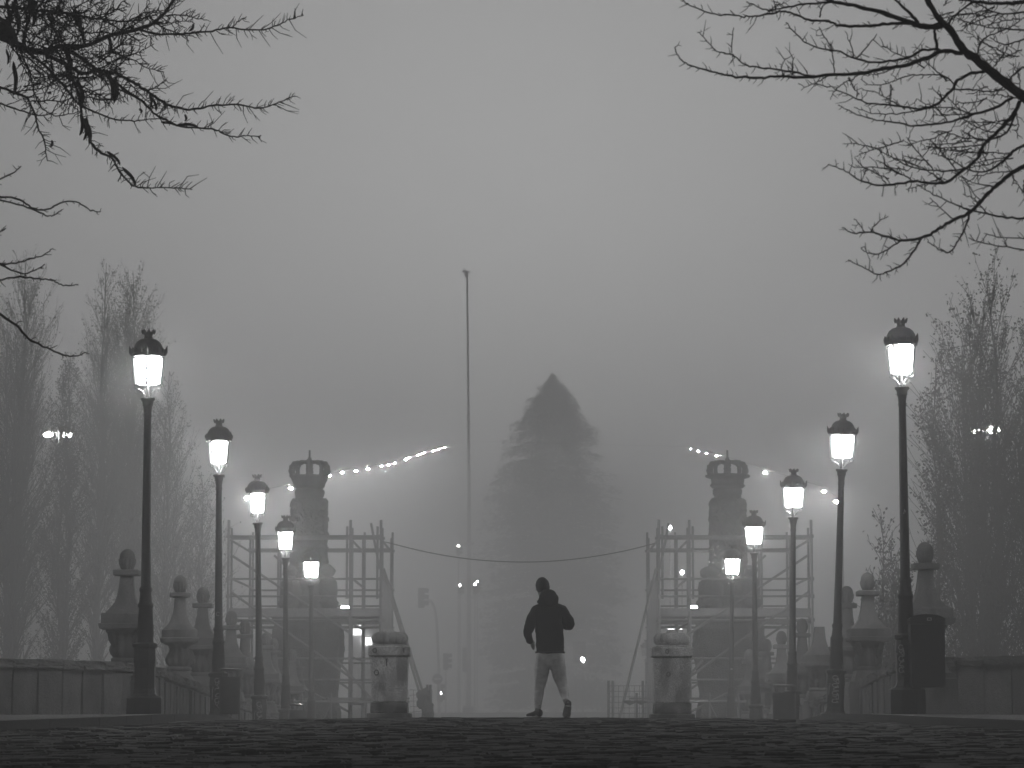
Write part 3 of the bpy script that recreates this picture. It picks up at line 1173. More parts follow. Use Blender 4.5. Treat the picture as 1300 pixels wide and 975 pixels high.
    # bracing planks seen from below at the foot of the inner bay
    for k in range(6 if s < 0 else 4):
        bar(root, 'deck_board', (sx * (Xi - 0.55 + k * 0.42), YF - 0.45, z(887)), (0.30, 0.9, 0.045), TIMBER, 0.12)
    rod(root, 'ledger', (sx * (Xi - 0.75), YF - 0.85, z(891)), (sx * (Xj + 1.3), YF - 0.85, z(891)), T, STEEL)
    for X in (Xi - 0.6, Xi + 0.3, Xj + 0.4, Xj + 1.1):
        rod(root, 'standard', (sx * X, YF - 0.85, zb), (sx * X, YF - 0.85, z(880)), T, STEEL)
    rod(root, 'brace', (sx * (Xj + 1.1), YF - 0.85, zb + .2), (sx * (Xj + .4), YF - 0.85, z(893)), T * .9, STEEL)
    return root


scaffold(-1, 'tube scaffold with timber decks round the left crowned column')
scaffold(1, 'tube scaffold with timber decks round the right crowned column')

# cable slung between the scaffolds
pts = spline([px(489, 688, 70), px(540, 700.5, 70), px(590, 709, 70), px(640, 713, 70), px(690, 713, 70), px(740, 708.5, 70), px(790, 700, 70), px(831, 690, 70)], 6)
q = MB()
q.tube(pts, 0.012, 5)
tag(q.build('slung_cable', CABLE), 'thin black cable sagging across the road between the two scaffolds', 'cable')


# ------------------------------------------------------------------ mesh fences at the scaffold feet
def mesh_fence(x0, x1, yt, d, label, posts, warp=0.0):
    a, b = px(x0, yt, d), px(x1, yt, d)
    zb = zprof(d) + 0.05
    root = thing('mesh_fence', label, 'wire fence', ((a.x + b.x) / 2, d, zb))
    for p in posts:
        P_ = px(p, yt - 2, d)
        rod(root, 'fence_post', (P_.x, d, zb - 0.05), (P_.x, d, P_.z + 0.05), 0.03, STEEL)
    n = max(2, int((b.x - a.x) / 0.11))
    for i in range(n + 1):
        X = a.x + (b.x - a.x) * i / n
        rod(root, 'wire', (X, d + 0.02, zb + 0.05), (X + warp * R.uniform(-1, 1), d + 0.02 + warp * R.uniform(-1, 1), a.z - 0.03), 0.0055, STEEL, 4)
    m = int((a.z - zb) / 0.13)
    for i in range(m + 1):
        z_ = zb + 0.07 + (a.z - zb - 0.1) * i / m
        rod(root, 'wire', (a.x, d + 0.03, z_), (b.x, d + 0.03 + warp * R.uniform(-1, 1), z_ + warp * R.uniform(-1, 1)), 0.0055, STEEL, 4)
    return root


mesh_fence(772, 832, 869, 66.5, 'wire mesh fence panel right of the jogger at the scaffold raker', (772.5, 778, 816, 830))
fr = mesh_fence(520, 548, 874, 66.5, 'crumpled wire mesh fence panel just right of the left bollard', (542.5, 546.5), 0.06)
# tied up tarpaulin bundle on the fence
q = MB()
c = px(538, 888, 66.3)
q.ball((0, 0, 0), 0.16, 14, 10, (1.0, 0.7, 1.7))
q.ball((0.1, 0, -0.3), 0.15, 14, 10, (1.0, 0.8, 1.8))
relief(q, 0.08, 9, 2)
o = q.build('tarpaulin_bundle', mat('tarpaulin', 0.10, 0.7, 0.3, 6, 40, 0.2, 0.3), None, c)
tag(o, 'dark crumpled tarpaulin bundle tied to the wire fence beside the left bollard', 'tarpaulin')
for x, lb in ((800, 'small dark rag caught on the right wire fence, farther from the bollard'), (814, 'small dark rag caught on the right wire fence, nearer the bollard')):
    q = MB()
    q.tube([(-0.16, 0, 0.03), (0, -0.02, 0.0), (0.14, 0, 0.02)], [0.015, 0.06, 0.01], 6)
    relief(q, 0.03, 14, x)
    tag(q.build('rag', SIGNAL, None, px(x, 892, 66.4)), lb, 'rag')


# ------------------------------------------------------------------ work lights at the scaffolds
def work_light(x, y, d, w_, h_, label, stand_z=None):
    c = px(x, y, d)
    root = thing('work_light', label, 'lamp', c, 0)
    q = MB()
    q.box((0, 0.06, 0.0), (w_ + 0.05, 0.10, h_ + 0.05))
    q.build('housing', SIGNAL, root)
    q = MB()
    q.box((0, 0.0, 0.0), (w_, 0.018, h_))
    q.build('lens', FAR, root)
    q = MB()
    q.tube([(0, 0.1, -h_ / 2), (0, 0.12, -h_ / 2 - 0.18)], 0.02, 6)
    q.build('stem', STEEL, root)


work_light(438.5, 772, 70.6, 0.20, 0.10, 'small bright lamp on the left scaffold deck right of the column')
work_light(880, 771.3, 70.6, 0.18, 0.09, 'small square bright lamp on the right scaffold deck')
# lit shelter seen through the left scaffold
c = px(460, 912, 95)
root = thing('lit_kiosk', 'glazed kiosk glowing through the left scaffold behind the left bollard', 'kiosk', (c.x, 95, zprof(95)))
k = 95 / F
z0 = zprof(95)
zz = lambda y: px(460, y, 95).z - z0
q = MB()
q.box((0, 0.8, (zz(786) + 0) / 2), (0.95, 1.2, zz(786)))
q.build('body', mat('kiosk_wall', 0.4, 0.7, 0.2, 2, 20, 0.1, 0.1), root)
for i in range(3):
    q = MB()
    q.box((-0.30 + i * 0.30, 0.17, (zz(906) + zz(832)) / 2), (0.25, 0.03, zz(832) - zz(906)))
    q.build('window_pane', mat('kiosk_glass', 0.45, 0.3, 0.2, 2, 20, 0.1, 0.0), root)
for i, (dx, y, w_, h_) in enumerate(((-0.18, 800, 0.30, 0.32), (0.12, 814, 0.34, 0.24))):
    q = MB()
    q.box((dx, 0.12, zz(y)), (w_, 0.10, h_))
    q.build('lit_panel', glow('kiosk_light', 2.5, False), root)
q = MB()
q.box((0, 0.75, zz(786) + 0.06), (1.15, 1.5, 0.1))
q.build('roof', SIGNAL, root)
c = px(857, 798, 82)
root = thing('work_light', 'bright strip lamp glowing just behind the right bollard dome', 'lamp', c)
q = MB()
q.box((0, 0, 0), (0.42, 0.03, 0.05))
q.build('tube_lens', glow('strip_light', 3, False), root)
q = MB()
q.box((0, 0.05, 0.04), (0.48, 0.06, 0.05))
q.build('housing', SIGNAL, root)
q = MB()
q.tube([(0, 0.06, 0), (0, 0.06, -c.z + zprof(82))], 0.025, 6)
q.build('pole', STEEL, root)


# ------------------------------------------------------------------ lit festoon lamps running off to the mast
def festoon(pixels, d0, d1, end_px, start_px, label_cable, lab, grp):
    n = len(pixels)
    x0, x1 = pixels[0][0], pixels[-1][0]
    pts = []
    for i, (x, y) in enumerate(pixels):
        t = (x - x0) / (x1 - x0)
        d = 1.0 / ((1 - t) / d0 + t / d1)
        pts.append(px(x, y, d))
    cab = [px(start_px[0], start_px[1], d0 * 0.98)] + [p + Vector((0, 0, 0.14)) for p in pts] + [px(end_px[0], end_px[1], 187.8)]
    q = MB()
    q.tube(cab, 0.008, 4)
    tag(q.build('festoon_cable', CABLE), label_cable, 'cable')
    sh = MB()
    sh.lathe([(0.02, 0.09), (0.04, 0.06), (0.075, 0.03), (0.08, 0.022)], 14)
    shm = sh.mesh('shade', SIGNAL)
    bl = MB()
    bl.ball((0, 0, 0), 0.049, 12, 8, (1.3, 1.3, 0.62))
    blm = bl.mesh('bulb', BULB)
    bld = bl.mesh('bulb', glow('festoon_bulb_dim', 1300.0))
    for i, p in enumerate(pts):
        r = thing('festoon_lamp', lab[i] if isinstance(lab, list) else lab, 'hanging lamp', p, 0, grp)
        k_ = (0.95 - 0.5 * i / (n - 1)) if start_px[0] < 650 else (1.0, 0.8, 0.9, 0.8, 0.6, 0.55, 0.45)[i]
        put('bulb', blm if start_px[0] < 650 or i < 3 else bld, r, scale=(k_, k_, k_))
        put('shade', shm, r, scale=(k_, k_, k_))
    return cab[0]


ORD14 = ('first', 'second', 'third', 'fourth', 'fifth', 'sixth', 'seventh', 'eighth', 'ninth', 'tenth', 'eleventh', 'twelfth', 'thirteenth', 'fourteenth and last')
left_px = [(313, 632), (369, 620), (418, 604), (434.5, 600), (452, 598), (467, 595.5), (484.5, 592), (493, 590.5), (501, 588), (515, 583.3), (519, 581), (531, 578), (534, 576.5), (538, 574.5), (549.5, 572.7), (556, 570.5), (564, 568)]
c0 = festoon(left_px, 82, 172, (592, 560), (328, 627), 'thin cable of hanging lamps rising from the left towards the mast',
             ['hanging lamp glowing just left of the third left lantern', 'hanging lamp at the lower left of the left crown', 'hanging lamp touching the right edge of the left crown']
             + ['%s hanging lamp in the string rising from the left crown' % w for w in ORD14], 'hanging lamps of the left string')
right_px = [(1062, 637), (1046, 624), (971, 600), (909.5, 578.7), (897, 575.5), (886.5, 572.8), (877, 570)]
c1 = festoon(right_px, 82, 174, (594, 560), (1068.5, 638), 'thin cable of hanging lamps rising from the right towards the mast',
             ['hanging lamp low beside the second right lamp post', 'hanging lamp just left of the second right lamp post', 'hanging lamp to the right of the right crown']
             + ['%s faint hanging lamp going left from the right crown' % w for w in ('first', 'second', 'third', 'fourth')], 'hanging lamps of the right string')
for c, lb in ((c0, 'slim pole holding the left lamp cable, hidden behind the third left lamp'), (c1, 'slim pole holding the right lamp cable behind the second right lamp post')):
    root = thing('cable_pole', lb, 'pole', (c.x, c.y, -3.3))
    q = MB()
    q.tube([(0, 0, 0), (0, 0, c.z + 3.4)], [0.05, 0.035], 8)
    q.build('pole', MASTM, root)
    q = MB()
    q.lathe([(0.08, c.z + 3.22), (0.08, c.z + 3.28), (0.05, c.z + 3.42)], 10)
    q.build('bracket', STEEL, root)


# ------------------------------------------------------------------ tall mast
D_ = 188.0
a = px(593, 345, D_)
b = px(595, 905, D_)
zb = zprof(D_) - 0.1
root = thing('tall_mast', 'very tall slender mast fading into the fog left of the conifer', 'mast', (b.x, D_, zb))
q = MB()
q.tube([(0, 0, 0), (0, 0, (a.z - zb) * 0.5), (a.x - b.x, 0, a.z - zb)], [0.17, 0.115, 0.06], 14)
q.build('pole', MASTM, root)
q = MB()
q.lathe([(0.40, 0), (0.40, 0.35), (0.27, 0.5)], 14)
q.build('base', MASTM, root)
for zz_, w_ in ((0.0, 0.5), (-0.3, 0.32)):
    q = MB()
    q.box((a.x - b.x - 0.05, 0, a.z - zb + zz_), (w_, 0.12, 0.10))
    q.box((a.x - b.x - 0.3 * w_, -0.1, a.z - zb + zz_ + 0.1), (0.16, 0.22, 0.12))
    q.build('bracket', MASTM, root)
q = MB()
q.box((0, 0, px(594, 690, D_).z - zb), (0.6, 0.6, 0.14))
q.build('collar', MASTM, root)


# ------------------------------------------------------------------ traffic signals and signs in the fog
def signal_head(root, c, s=1.0, lit=None, name='signal_head', yaw=0.0):
    """three visored lenses in a housing; c relative to root"""
    q = MB()
    q.box(c, (0.30 * s, 0.16 * s, 0.92 * s))
    h = q.build(name, SIGNAL, root)
    for k in range(3):
        zc = c[2] + (1 - k) * 0.29 * s
        v = MB()
        v.tube([(c[0], c[1] - 0.08 * s, zc), (c[0] + 0.06 * math.sin(yaw), c[1] - 0.27 * s, zc - 0.015)], 0.115 * s, 12, cap=False)
        v.tube([(c[0] + 0.15 * s, c[1], zc + 0.06 * s), (c[0] + 0.34 * s, c[1], zc + 0.03 * s)], [0.11 * s, 0.10 * s], 8)
        v.build('visor', SIGNAL, h)
        v = MB()
        v.ball((c[0], c[1] - 0.085 * s, zc), 0.1 * s, 12, 6, (1, 0.25, 1))
        v.build('lens', FAR if lit == k else SIGNAL, h)
    return h


d = 165.0
g = zprof(d)
b = px(557.5, 860, d)
root = thing('traffic_signal', 'traffic signal on a curved arm left of the mast', 'traffic light', (b.x, d, g))
rel = lambda x, y: px(x, y, d) - Vector(root.location)
q = MB()
q.tube(spline([Vector((0, 0, 0)), rel(557, 850), rel(555, 800), rel(552.5, 776), rel(549, 766), rel(544, 762), rel(540, 761.5)], 5), 0.08, 8)
q.build('pole_and_arm', MASTM, root)
signal_head(root, rel(535, 759), 1.25)
q = MB()
c = rel(555.3, 862) + Vector((0, -0.08, 0))
q.tube([(c.x, c.y, c.z), (c.x, c.y - 0.02, c.z)], 0.30, 24)
dsk = q.build('no_entry_disc', SIGNRED, root)
q = MB()
q.box((c.x, c.y - 0.025, c.z), (0.40, 0.012, 0.09))
q.build('white_bar', WHITE, dsk)
b = px(566, 870, 175)
d = 175.0
root = thing('traffic_signal', 'low three lens traffic signal beside the no entry disc', 'traffic light', (b.x, d, zprof(d)))
rel = lambda x, y: px(x, y, d) - Vector(root.location)
q = MB()
q.tube([(0, 0, 0), (0, 0, rel(566, 850).z)], 0.05, 8)
q.build('pole', MASTM, root)
signal_head(root, rel(566, 840), 1.1)
for x, y0, y1, w_, d, lb in ((590.5, 822, 853, 7, 215, 'narrow hanging plate sign against the mast foot'), (596, 848, 888, 4, 205, 'narrow dark post box strip right of the mast foot')):
    b = px(x, y0, d)
    root = thing('narrow_sign', lb, 'sign', (b.x, d, zprof(d)))
    zt_, zl = b.z - zprof(d), px(x, y1, d).z - zprof(d)
    q = MB()
    q.box((0, 0, (zt_ + zl) / 2), (w_ * d / F, 0.06, zt_ - zl))
    q.build('plate', SIGNAL, root)
    q = MB()
    q.tube([(0, 0.06, 0), (0, 0.06, zt_ - 0.05)], 0.035, 8)
    q.build('pole', MASTM, root)


def lit_signal(x, y, d, label, lens=0, s=0.9, twin=None):
    b = px(x, y, d)
    root = thing('traffic_signal', label, 'traffic light', (b.x, d, zprof(d) - 0.1))
    zz_ = b.z - zprof(d) + 0.1
    signal_head(root, (0, 0, zz_ - 0.29 * s * (1 - lens)), s, lens)
    q = MB()
    q.tube([(0, 0.12, 0), (0, 0.12, zz_ + 0.2)], 0.05, 8)
    q.build('pole', MASTM, root)


lit_signal(584, 743, 200, 'traffic signal with one lit lens just left of the mast')
lit_signal(603, 742, 200, 'traffic signal with lit lens just right of the mast')
lit_signal(606, 738.5, 210, 'smaller second lit traffic signal right of the mast')
lit_signal(582, 693, 205, 'high lit signal lamp left of the mast above the others')
lit_signal(558.5, 880, 180, 'low bright signal lamp below the no entry disc', 1, 1.2)
# pale panel sign by the jogger
d = 170.0
b = px(735.5, 828, d)
root = thing('panel_sign', 'pale rectangular panel sign right of the jogger with a lamp at its corner', 'sign', (b.x, d, zprof(d)))
zz_ = b.z - zprof(d)
q = MB()
q.box((0, 0, zz_), (0.75, 0.05, 1.28))
q.build('panel', mat('pale_panel', 0.3, 0.6, 0.05, 5, 30, 0.05, 0.0), root)
q = MB()
q.tube([(0.18 * math.cos(a), -0.04, zz_ + 0.1 + 0.22 * math.sin(a)) for a in [2 * PI * i / 16 for i in range(17)]], 0.03, 5)
q.build('ring_emblem', SIGNRED, root)
for dx in (-0.2, 0.2):
    q = MB()
    q.tube([(dx, 0.05, 0), (dx, 0.05, zz_ + 0.4)], 0.03, 6)
    q.build('leg', MASTM, root)
root2 = thing('far_lamp', 'single bright lamp at the corner of the pale panel sign right of the jogger', 'lamp', px(740, 837.5, d - 6.0))
q = MB()
q.ball((0, 0, 0), 0.12, 12, 8, (1, 1, 1.2))
q.build('bulb', FAR, root2)
q = MB()
q.tube([(0, 0.03, 0), (0, 0.10, -root2.location.z + zprof(d - 6))], 0.03, 6)
q.build('pole', MASTM, root2)
d = 230.0
b = px(781, 838, d)
root = thing('round_sign', 'faint round sign on a post between the jogger and the right fence', 'sign', (b.x, d, zprof(d)))
q = MB()
q.tube([(0, 0, b.z - zprof(d)), (0, -0.03, b.z - zprof(d))], 0.42, 22)
q.build('disc', SIGNRED, root)
q = MB()
q.tube([(0, 0.05, 0), (0, 0.05, b.z - zprof(d) + 0.2)], 0.035, 8)
q.build('pole', MASTM, root)
for x, y, lb in ((866, 726.5, 'tiny bright lamp on a post seen through the upper right scaffold'), (850.5, 670, 'tiny high lamp on a post beside the inner top of the right scaffold')):
    d = 110.0
    b = px(x, y, d)
    root = thing('far_lamp', lb, 'lamp', (b.x, d, zprof(d)))
    q = MB()
    q.ball((0, 0, b.z - zprof(d)), 0.075, 12, 8)
    q.build('bulb', FAR, root)
    q = MB()
    q.tube([(0, 0.1, 0), (0, 0.1, b.z - zprof(d) + 0.1), (0, 0, b.z - zprof(d) + 0.12)], 0.025, 6)
    q.build('pole', MASTM, root)


# tall twin-arm street lights behind the trees
def twin_light(x, y, half, d, label):
    b = px(x, y, d)
    zg = -3.3
    root = thing('twin_street_light', label, 'street light', (b.x, d, zg))
    h = b.z - zg
    q = MB()
    q.tube([(0, 0, 0), (0, 0, h + 0.2)], [0.10, 0.06], 10)
    q.build('pole', MASTM, root)
    for s in (-1, 1):
        w_ = s * half * d / F
        q = MB()
        q.tube([(0, 0, h + 0.1), (w_ * 0.6, 0, h + 0.17), (w_, 0, h + 0.12)], 0.035, 6)
        q.build('arm', MASTM, root)
        q = MB()
        q.ball((w_, 0, h + 0.03), 0.15, 12, 8, (1.25, 1.25, 0.7))
        q.build('lamp_head', FARBIG, root)


twin_light(73, 553, 12, 108, 'tall twin street light shining through the bare trees on the left')
twin_light(1251, 547.5, 10, 78, 'tall twin street light shining through the big tree on the right')


# ------------------------------------------------------------------ bare upright trees of the river bank
def grow(q, leaves, rr, p, d, L, r, lvl, spread, up, leafy, n_side=3):
    """one limb and its side shoots; d is the heading"""
    n = max(3, min(9, int(L / 0.35)))
    pts = [Vector(p)]
    rad = [r]
    d = d.normalized()
    for i in range(n):
        d = (d + Vector((rr.gauss(0, 0.10), rr.gauss(0, 0.10), rr.gauss(0, 0.05) + up))).normalized()
        pts.append(pts[-1] + d * (L / n))
        rad.append(max(0.005, r * (1 - 0.85 * (i + 1) / n)))
    q.tube(pts, rad, 5 if r > 0.05 else 3, cap=False)
    if leafy and lvl <= 1:
        for i in range(1, len(pts)):
            for _ in range(leafy):
                if rr.random() < 0.9:
                    c = pts[i].lerp(pts[i - 1], rr.random()) + Vector((rr.gauss(0, .06), rr.gauss(0, .06), rr.gauss(0, .05)))
                    a = Vector((rr.gauss(0, 1), rr.gauss(0, 1), rr.gauss(0, 1))).normalized()
                    b = a.cross(Vector((rr.gauss(0, 1), rr.gauss(0, 1), rr.gauss(0, 1)))).normalized()
                    s = rr.uniform(0.02, 0.045)
                    leaves.add([c - a * s, c + b * s * .7, c + a * s, c - b * s * .7], [(0, 1, 2, 3)])
    if lvl <= 0:
        return
    k = max(2, int(L / (0.20 if lvl == 1 else 0.26)))
    for j in range(k):
        f = 0.15 + 0.83 * (j + rr.random()) / k
        i = min(len(pts) - 2, int(f * n))
        base = pts[i].lerp(pts[i + 1], f * n - i)
        t = (pts[i + 1] - pts[i]).normalized()
        az = rr.uniform(0, 2 * PI)
        out = Vector((math.cos(az), math.sin(az), 0))
        nd = t + out * math.tan(spread * rr.uniform(0.6, 1.3))
        grow(q, leaves, rr, base, nd, L * rr.uniform(0.25, 0.5) * (1.15 - 0.6 * f), rad[i] * 0.6, lvl - 1, spread, up * 1.1, leafy)


def upright_tree(x, ytop_, d, width_px, label, cat_group, stems=1, leafy=0, seed=1, start=0.12, dens=1.0, trunk_r=0.16, spread=0.42, lvl=2):
    rr = random.Random(seed)
    top = px(x, ytop_, d)
    zg = zground(top.x, d) - 0.15
    H = top.z - zg
    W = width_px * d / F / 2
    root = thing('bare_tree', label, 'tree', (top.x, d, zg), 0, cat_group)
    tq, cq, lq = MB(), MB(), MB()
    for s in range(stems):
        az = rr.uniform(0, 2 * PI)
        lean = Vector((math.cos(az), math.sin(az), 0)) * (W * 0.35 if stems > 1 else W * 0.08)
        h = H * (1.0 if s == 0 else rr.uniform(0.8, 0.97))
        n = 14
        pts, rad = [], []
        for i in range(n + 1):
            f = i / n
            pts.append(Vector((0, 0, h * f)) + lean * (f ** 0.6) + Vector((rr.gauss(0, .05), rr.gauss(0, .05), 0)) * (f > 0))
            rad.append(max(0.008, trunk_r * (1 - 0.94 * f ** 0.8) * (1.0 if s == 0 else 0.7)))
        tq.tube(pts, rad, 8)
        nb = int(h * 4.8 * dens)
        for j in range(nb):
            f = start + (0.97 - start) * ((j + rr.random()) / nb)
            i = min(n - 1, int(f * n))
            b = pts[i].lerp(pts[i + 1], f * n - i)
            # a column that bulges below the middle and closes towards the tip
            prof = W * (math.sin(PI * min(1, (f - start) / (1.06 - start)) ** 0.75) * 0.95 + 0.12)
            a2 = rr.uniform(0, 2 * PI)
            out = Vector((math.cos(a2), math.sin(a2), 0))
            L = max(0.5, prof * rr.uniform(1.6, 2.9))
            L = min(L, (1.02 - f) * h + 0.5)
            grow(cq, lq, rr, b, out * math.sin(spread) * rr.uniform(0.8, 1.5) + Vector((0, 0, math.cos(spread))), L, max(0.011, rad[i] * 0.36), lvl - 1, spread, 0.045, leafy)
    tq.build('trunk', PALEBARK, root)
    cq.build('crown', PALEBARK, root, smooth=False)
    if lq.f:
        lf = lq.build('leaves', LEAF, root, smooth=False)
        lf['kind'] = 'stuff'
    return root


G = 'bare poplars along the river bank'
# left bank
upright_tree(22, 325, 92, 95, 'tall bare poplar at the left edge of the picture', G, 4, 1, 21, 0.10, 1.2, 0.18)
upright_tree(82, 448, 84, 60, 'shorter leafier poplar left of the nearest left lamp with a street light shining through', G, 3, 3, 22, 0.05, 1.4, 0.11)
upright_tree(126, 335, 95, 70, 'tall bare poplar with straight trunk between street light and nearest left lamp', G, 3, 1, 23, 0.14, 1.2, 0.18)
upright_tree(176, 345, 98, 80, 'tall bare poplar crown rising directly behind the nearest left lamp', G, 4, 2, 24, 0.10, 1.2, 0.16)
upright_tree(222, 470, 92, 75, 'lower bare poplar between the first and second left lamps', G, 3, 1, 25, 0.06, 1.4, 0.12, 0.5)
upright_tree(258, 600, 88, 60, 'small bushy bare tree just left of the second left lamp', G, 3, 1, 26, 0.04, 1.7, 0.08, 0.55)
upright_tree(-30, 470, 80, 80, 'dark bare poplar cut by the left edge of the picture', G, 2, 2, 27, 0.06, 1.0, 0.16)
# right bank
upright_tree(1240, 345, 58, 140, 'big dense leafy poplar right of the nearest right lamp with light shining through', G, 6, 2, 31, 0.05, 0.95, 0.15, 0.38)
upright_tree(1306, 390, 58, 90, 'dense poplar cut by the right edge of the picture', G, 4, 2, 32, 0.05, 1.2, 0.15, 0.38)
upright_tree(1192, 455, 54, 44, 'slender leaning poplar left of the big leafy poplar on the right', G, 2, 3, 33, 0.05, 1.3, 0.09, 0.42)
upright_tree(1130, 655, 52, 58, 'low bare shrub tree between the two nearest right lamps', G, 6, 1, 34, 0.03, 2.2, 0.04, 0.5)


# ------------------------------------------------------------------ conifer in the fog
def table(y):
    rows = [(470, 1), (482, 9), (500, 25), (520, 40), (560, 62), (600, 78), (650, 89), (700, 96), (760, 99), (850, 96), (906, 90)]
    for (a, p), (b, q_) in zip(rows, rows[1:]):
        if a <= y <= b:
            return p + (q_ - p) * (y - a) / (b - a)
    return 90


def conifer():
    d = 250.0
    rr = random.Random(5)
    top = px(702, 470, d)
    zg = zground(top.x, d) - 0.2
    H = top.z - zg
    Wm = 112 * d / F
    root = thing('conifer', 'broad layered conifer looming faintly in the fog behind the jogger', 'tree', (top.x, d, zg))
    q = MB()
    q.tube([(0, 0, 0), (0.1, 0, H * .4), (0, 0, H * .8), (0, 0, H)], [0.5, 0.3, 0.09, 0.02], 10)
    q.build('trunk', BARK, root)
    bq, nq = MB(), MB()
    z = H * 0.03
    while z < H * 0.985:
        f = z / H
        Rm = d / F * table(906 - 436 * f) * (0.97 + 0.05 * math.sin(f * 41))
        k = 9 if f < 0.7 else (8 if f < 0.85 else 11)
        for j in range(k):
            az = rr.uniform(0, 2 * PI)
            L = Rm * rr.uniform(0.72, 1.08)
            out = Vector((math.cos(az), math.sin(az), 0))
            side = Vector((-out.y, out.x, 0))
            pts = [Vector((0, 0, z))]
            for i in range(1, 6):
                t = i / 5
                pts.append(Vector((0, 0, z)) + out * L * t + Vector((0, 0, L * (0.16 * t - 0.20 * t * t) + rr.gauss(0, .08))))
            lr = 0.25 + min(1.0, L / 6) * 0.6
            bq.tube(pts, [v_ * lr for v_ in (0.09, .075, .06, .045, .03, .012)], 4, cap=False)
            m = int(3 + L * 12)
            for _ in range(m):
                t = rr.uniform(0.2, 1.03)
                i = min(4, int(t * 5))
                c = pts[i].lerp(pts[i + 1], t * 5 - i)
                wd = (0.08 + 0.13 * L * (1 - t) + 0.05 * L)
                c = c + side * rr.gauss(0, wd) + Vector((0, 0, rr.uniform(-0.42, 0.16)))
                a = (out * rr.uniform(.3, 1) + side * rr.gauss(0, .6) + Vector((0, 0, rr.gauss(-.15, .3)))).normalized()
                b = a.cross(Vector((rr.gauss(0, .5), rr.gauss(0, .5), 1))).normalized()
                s = rr.uniform(0.16, 0.4) * min(1.0, 0.35 + L / 3.5)
                nq.add([c - a * s * .6, c + b * s * .34, c + a * s, c - b * s * .34], [(0, 1, 2, 3)])
        z += (0.26 + 0.2 * rr.random()) * (1.0 if f < 0.8 else 0.6)
    bq.build('limbs', BARK, root)
    nd = nq.build('foliage', NEEDLE, root, smooth=False)
    nd['kind'] = 'stuff'


conifer()


# ------------------------------------------------------------------ trees that reach into the frame from the sides
class Boughs:
    """limbs traced as pixel courses, each leaving an earlier limb at that limb's own depth"""

    def __init__(s, d0, seed):
        s.rr = random.Random(seed)
        s.q, s.tw = MB(), MB()
        s.hist = []
        s.d0 = d0
        s.tracks = []

    def depth_at(s, x, y):
        best, bd = s.d0, 1e9
        for hx, hy, hd in s.hist:
            e = (hx - x) ** 2 + (hy - y) ** 2
            if e < bd:
                bd, best = e, hd
        return best if bd < 60 ** 2 else s.d0 + s.rr.uniform(-1.0, 1.0)

    spur = (5, 15)
    thin = 1.5
    wide = 1.1

    def limb(s, pxs, w0, w1, twig=1.0, prefix=None, drift=None, spur=None):
        spur = spur or s.spur
        twig *= s.thin
        rr = s.rr
        dd = s.depth_at(*pxs[0])
        Lp = sum(math.dist(a_, b_) for a_, b_ in zip(pxs, pxs[1:]))
        dr = rr.uniform(-1, 1) * min(1.2, Lp * s.d0 / F * 0.35) if drift is None else drift
        P3 = spline([Vector((x, y, 0)) for x, y in pxs], 5)
        L = len(P3) - 1
        pts, rad = [], []
        for i, p in enumerate(P3):
            t = i / L
            d = dd + dr * t + min(0.2, Lp * 0.0006) * math.sin(t * 5)
            s.hist.append((p.x, p.y, d))
            pts.append(px(p.x + rr.gauss(0, 0.5), p.y + rr.gauss(0, 0.5), d))
            rad.append(s.wide * (w0 + (w1 - w0) * t) * d / F / 2 * rr.uniform(0.9, 1.14))
        if prefix:
            pre = [Vector(p) for p in prefix]
            n = len(pre)
            pts = pre + pts
            rad = [rad[0] * (1 + 1.2 * (n - i) / n) for i in range(n)] + rad
        s.q.tube(pts, rad, 6)
        s.spurs(pts[len(prefix) if prefix else 0:], rad, twig, spur, dd)

    def spurs(s, pts, rad, dens, spur, d):
        rr = s.rr
        k = d / F
        acc = 0.0
        for a, b in zip(pts, pts[1:]):
            seg = (b - a).length / k
            acc += seg * dens
            t = (b - a).normalized()
            while acc > 8:
                acc -= 8 * rr.uniform(0.6, 1.5)
                o = a.lerp(b, rr.random())
                side = t.cross(Vector((rr.gauss(0, .2), 1, rr.gauss(0, .2)))).normalized() * rr.choice((-1, 1))
                hd = (t * rr.uniform(0.25, 1.0) + side + Vector((0, rr.gauss(0, .5), rr.uniform(-.2, .25)))).normalized()
                L = rr.uniform(*spur) * k * (1.0 if rr.random() < 0.8 else 2.2)
                p1 = o + hd * L * .5 + Vector((rr.gauss(0, 1), rr.gauss(0, 1), rr.gauss(0, 1))) * L * .06
                p2 = o + hd * L + (t + Vector((0, 0, rr.gauss(0.1, .4)))) * L * .18
                s.tw.tube([o, p1, p2], [0.78 * k, 0.6 * k, 0.34 * k], 3, cap=False)
                if spur[1] > 9 and rr.random() < 0.3:
                    hd2 = (hd + side.cross(hd) * rr.gauss(0, .5) + t * rr.gauss(0, .8)).normalized()
                    s.tw.tube([p1, p1 + hd2 * L * .5], [0.52 * k, 0.3 * k], 3, cap=False)

    def shoot(s, x, y, ang, L, w=2.2, twig=1.0):
        """a free side shoot in pixel terms"""
        rr = s.rr
        pts = [(x, y)]
        n = 4
        a = ang
        for i in range(n):
            a += rr.gauss(0, 0.16)
            pts.append((pts[-1][0] + math.cos(a) * L / n, pts[-1][1] - math.sin(a) * L / n))
        s.limb(pts, w, 0.9, twig)


RB = random.Random(91)
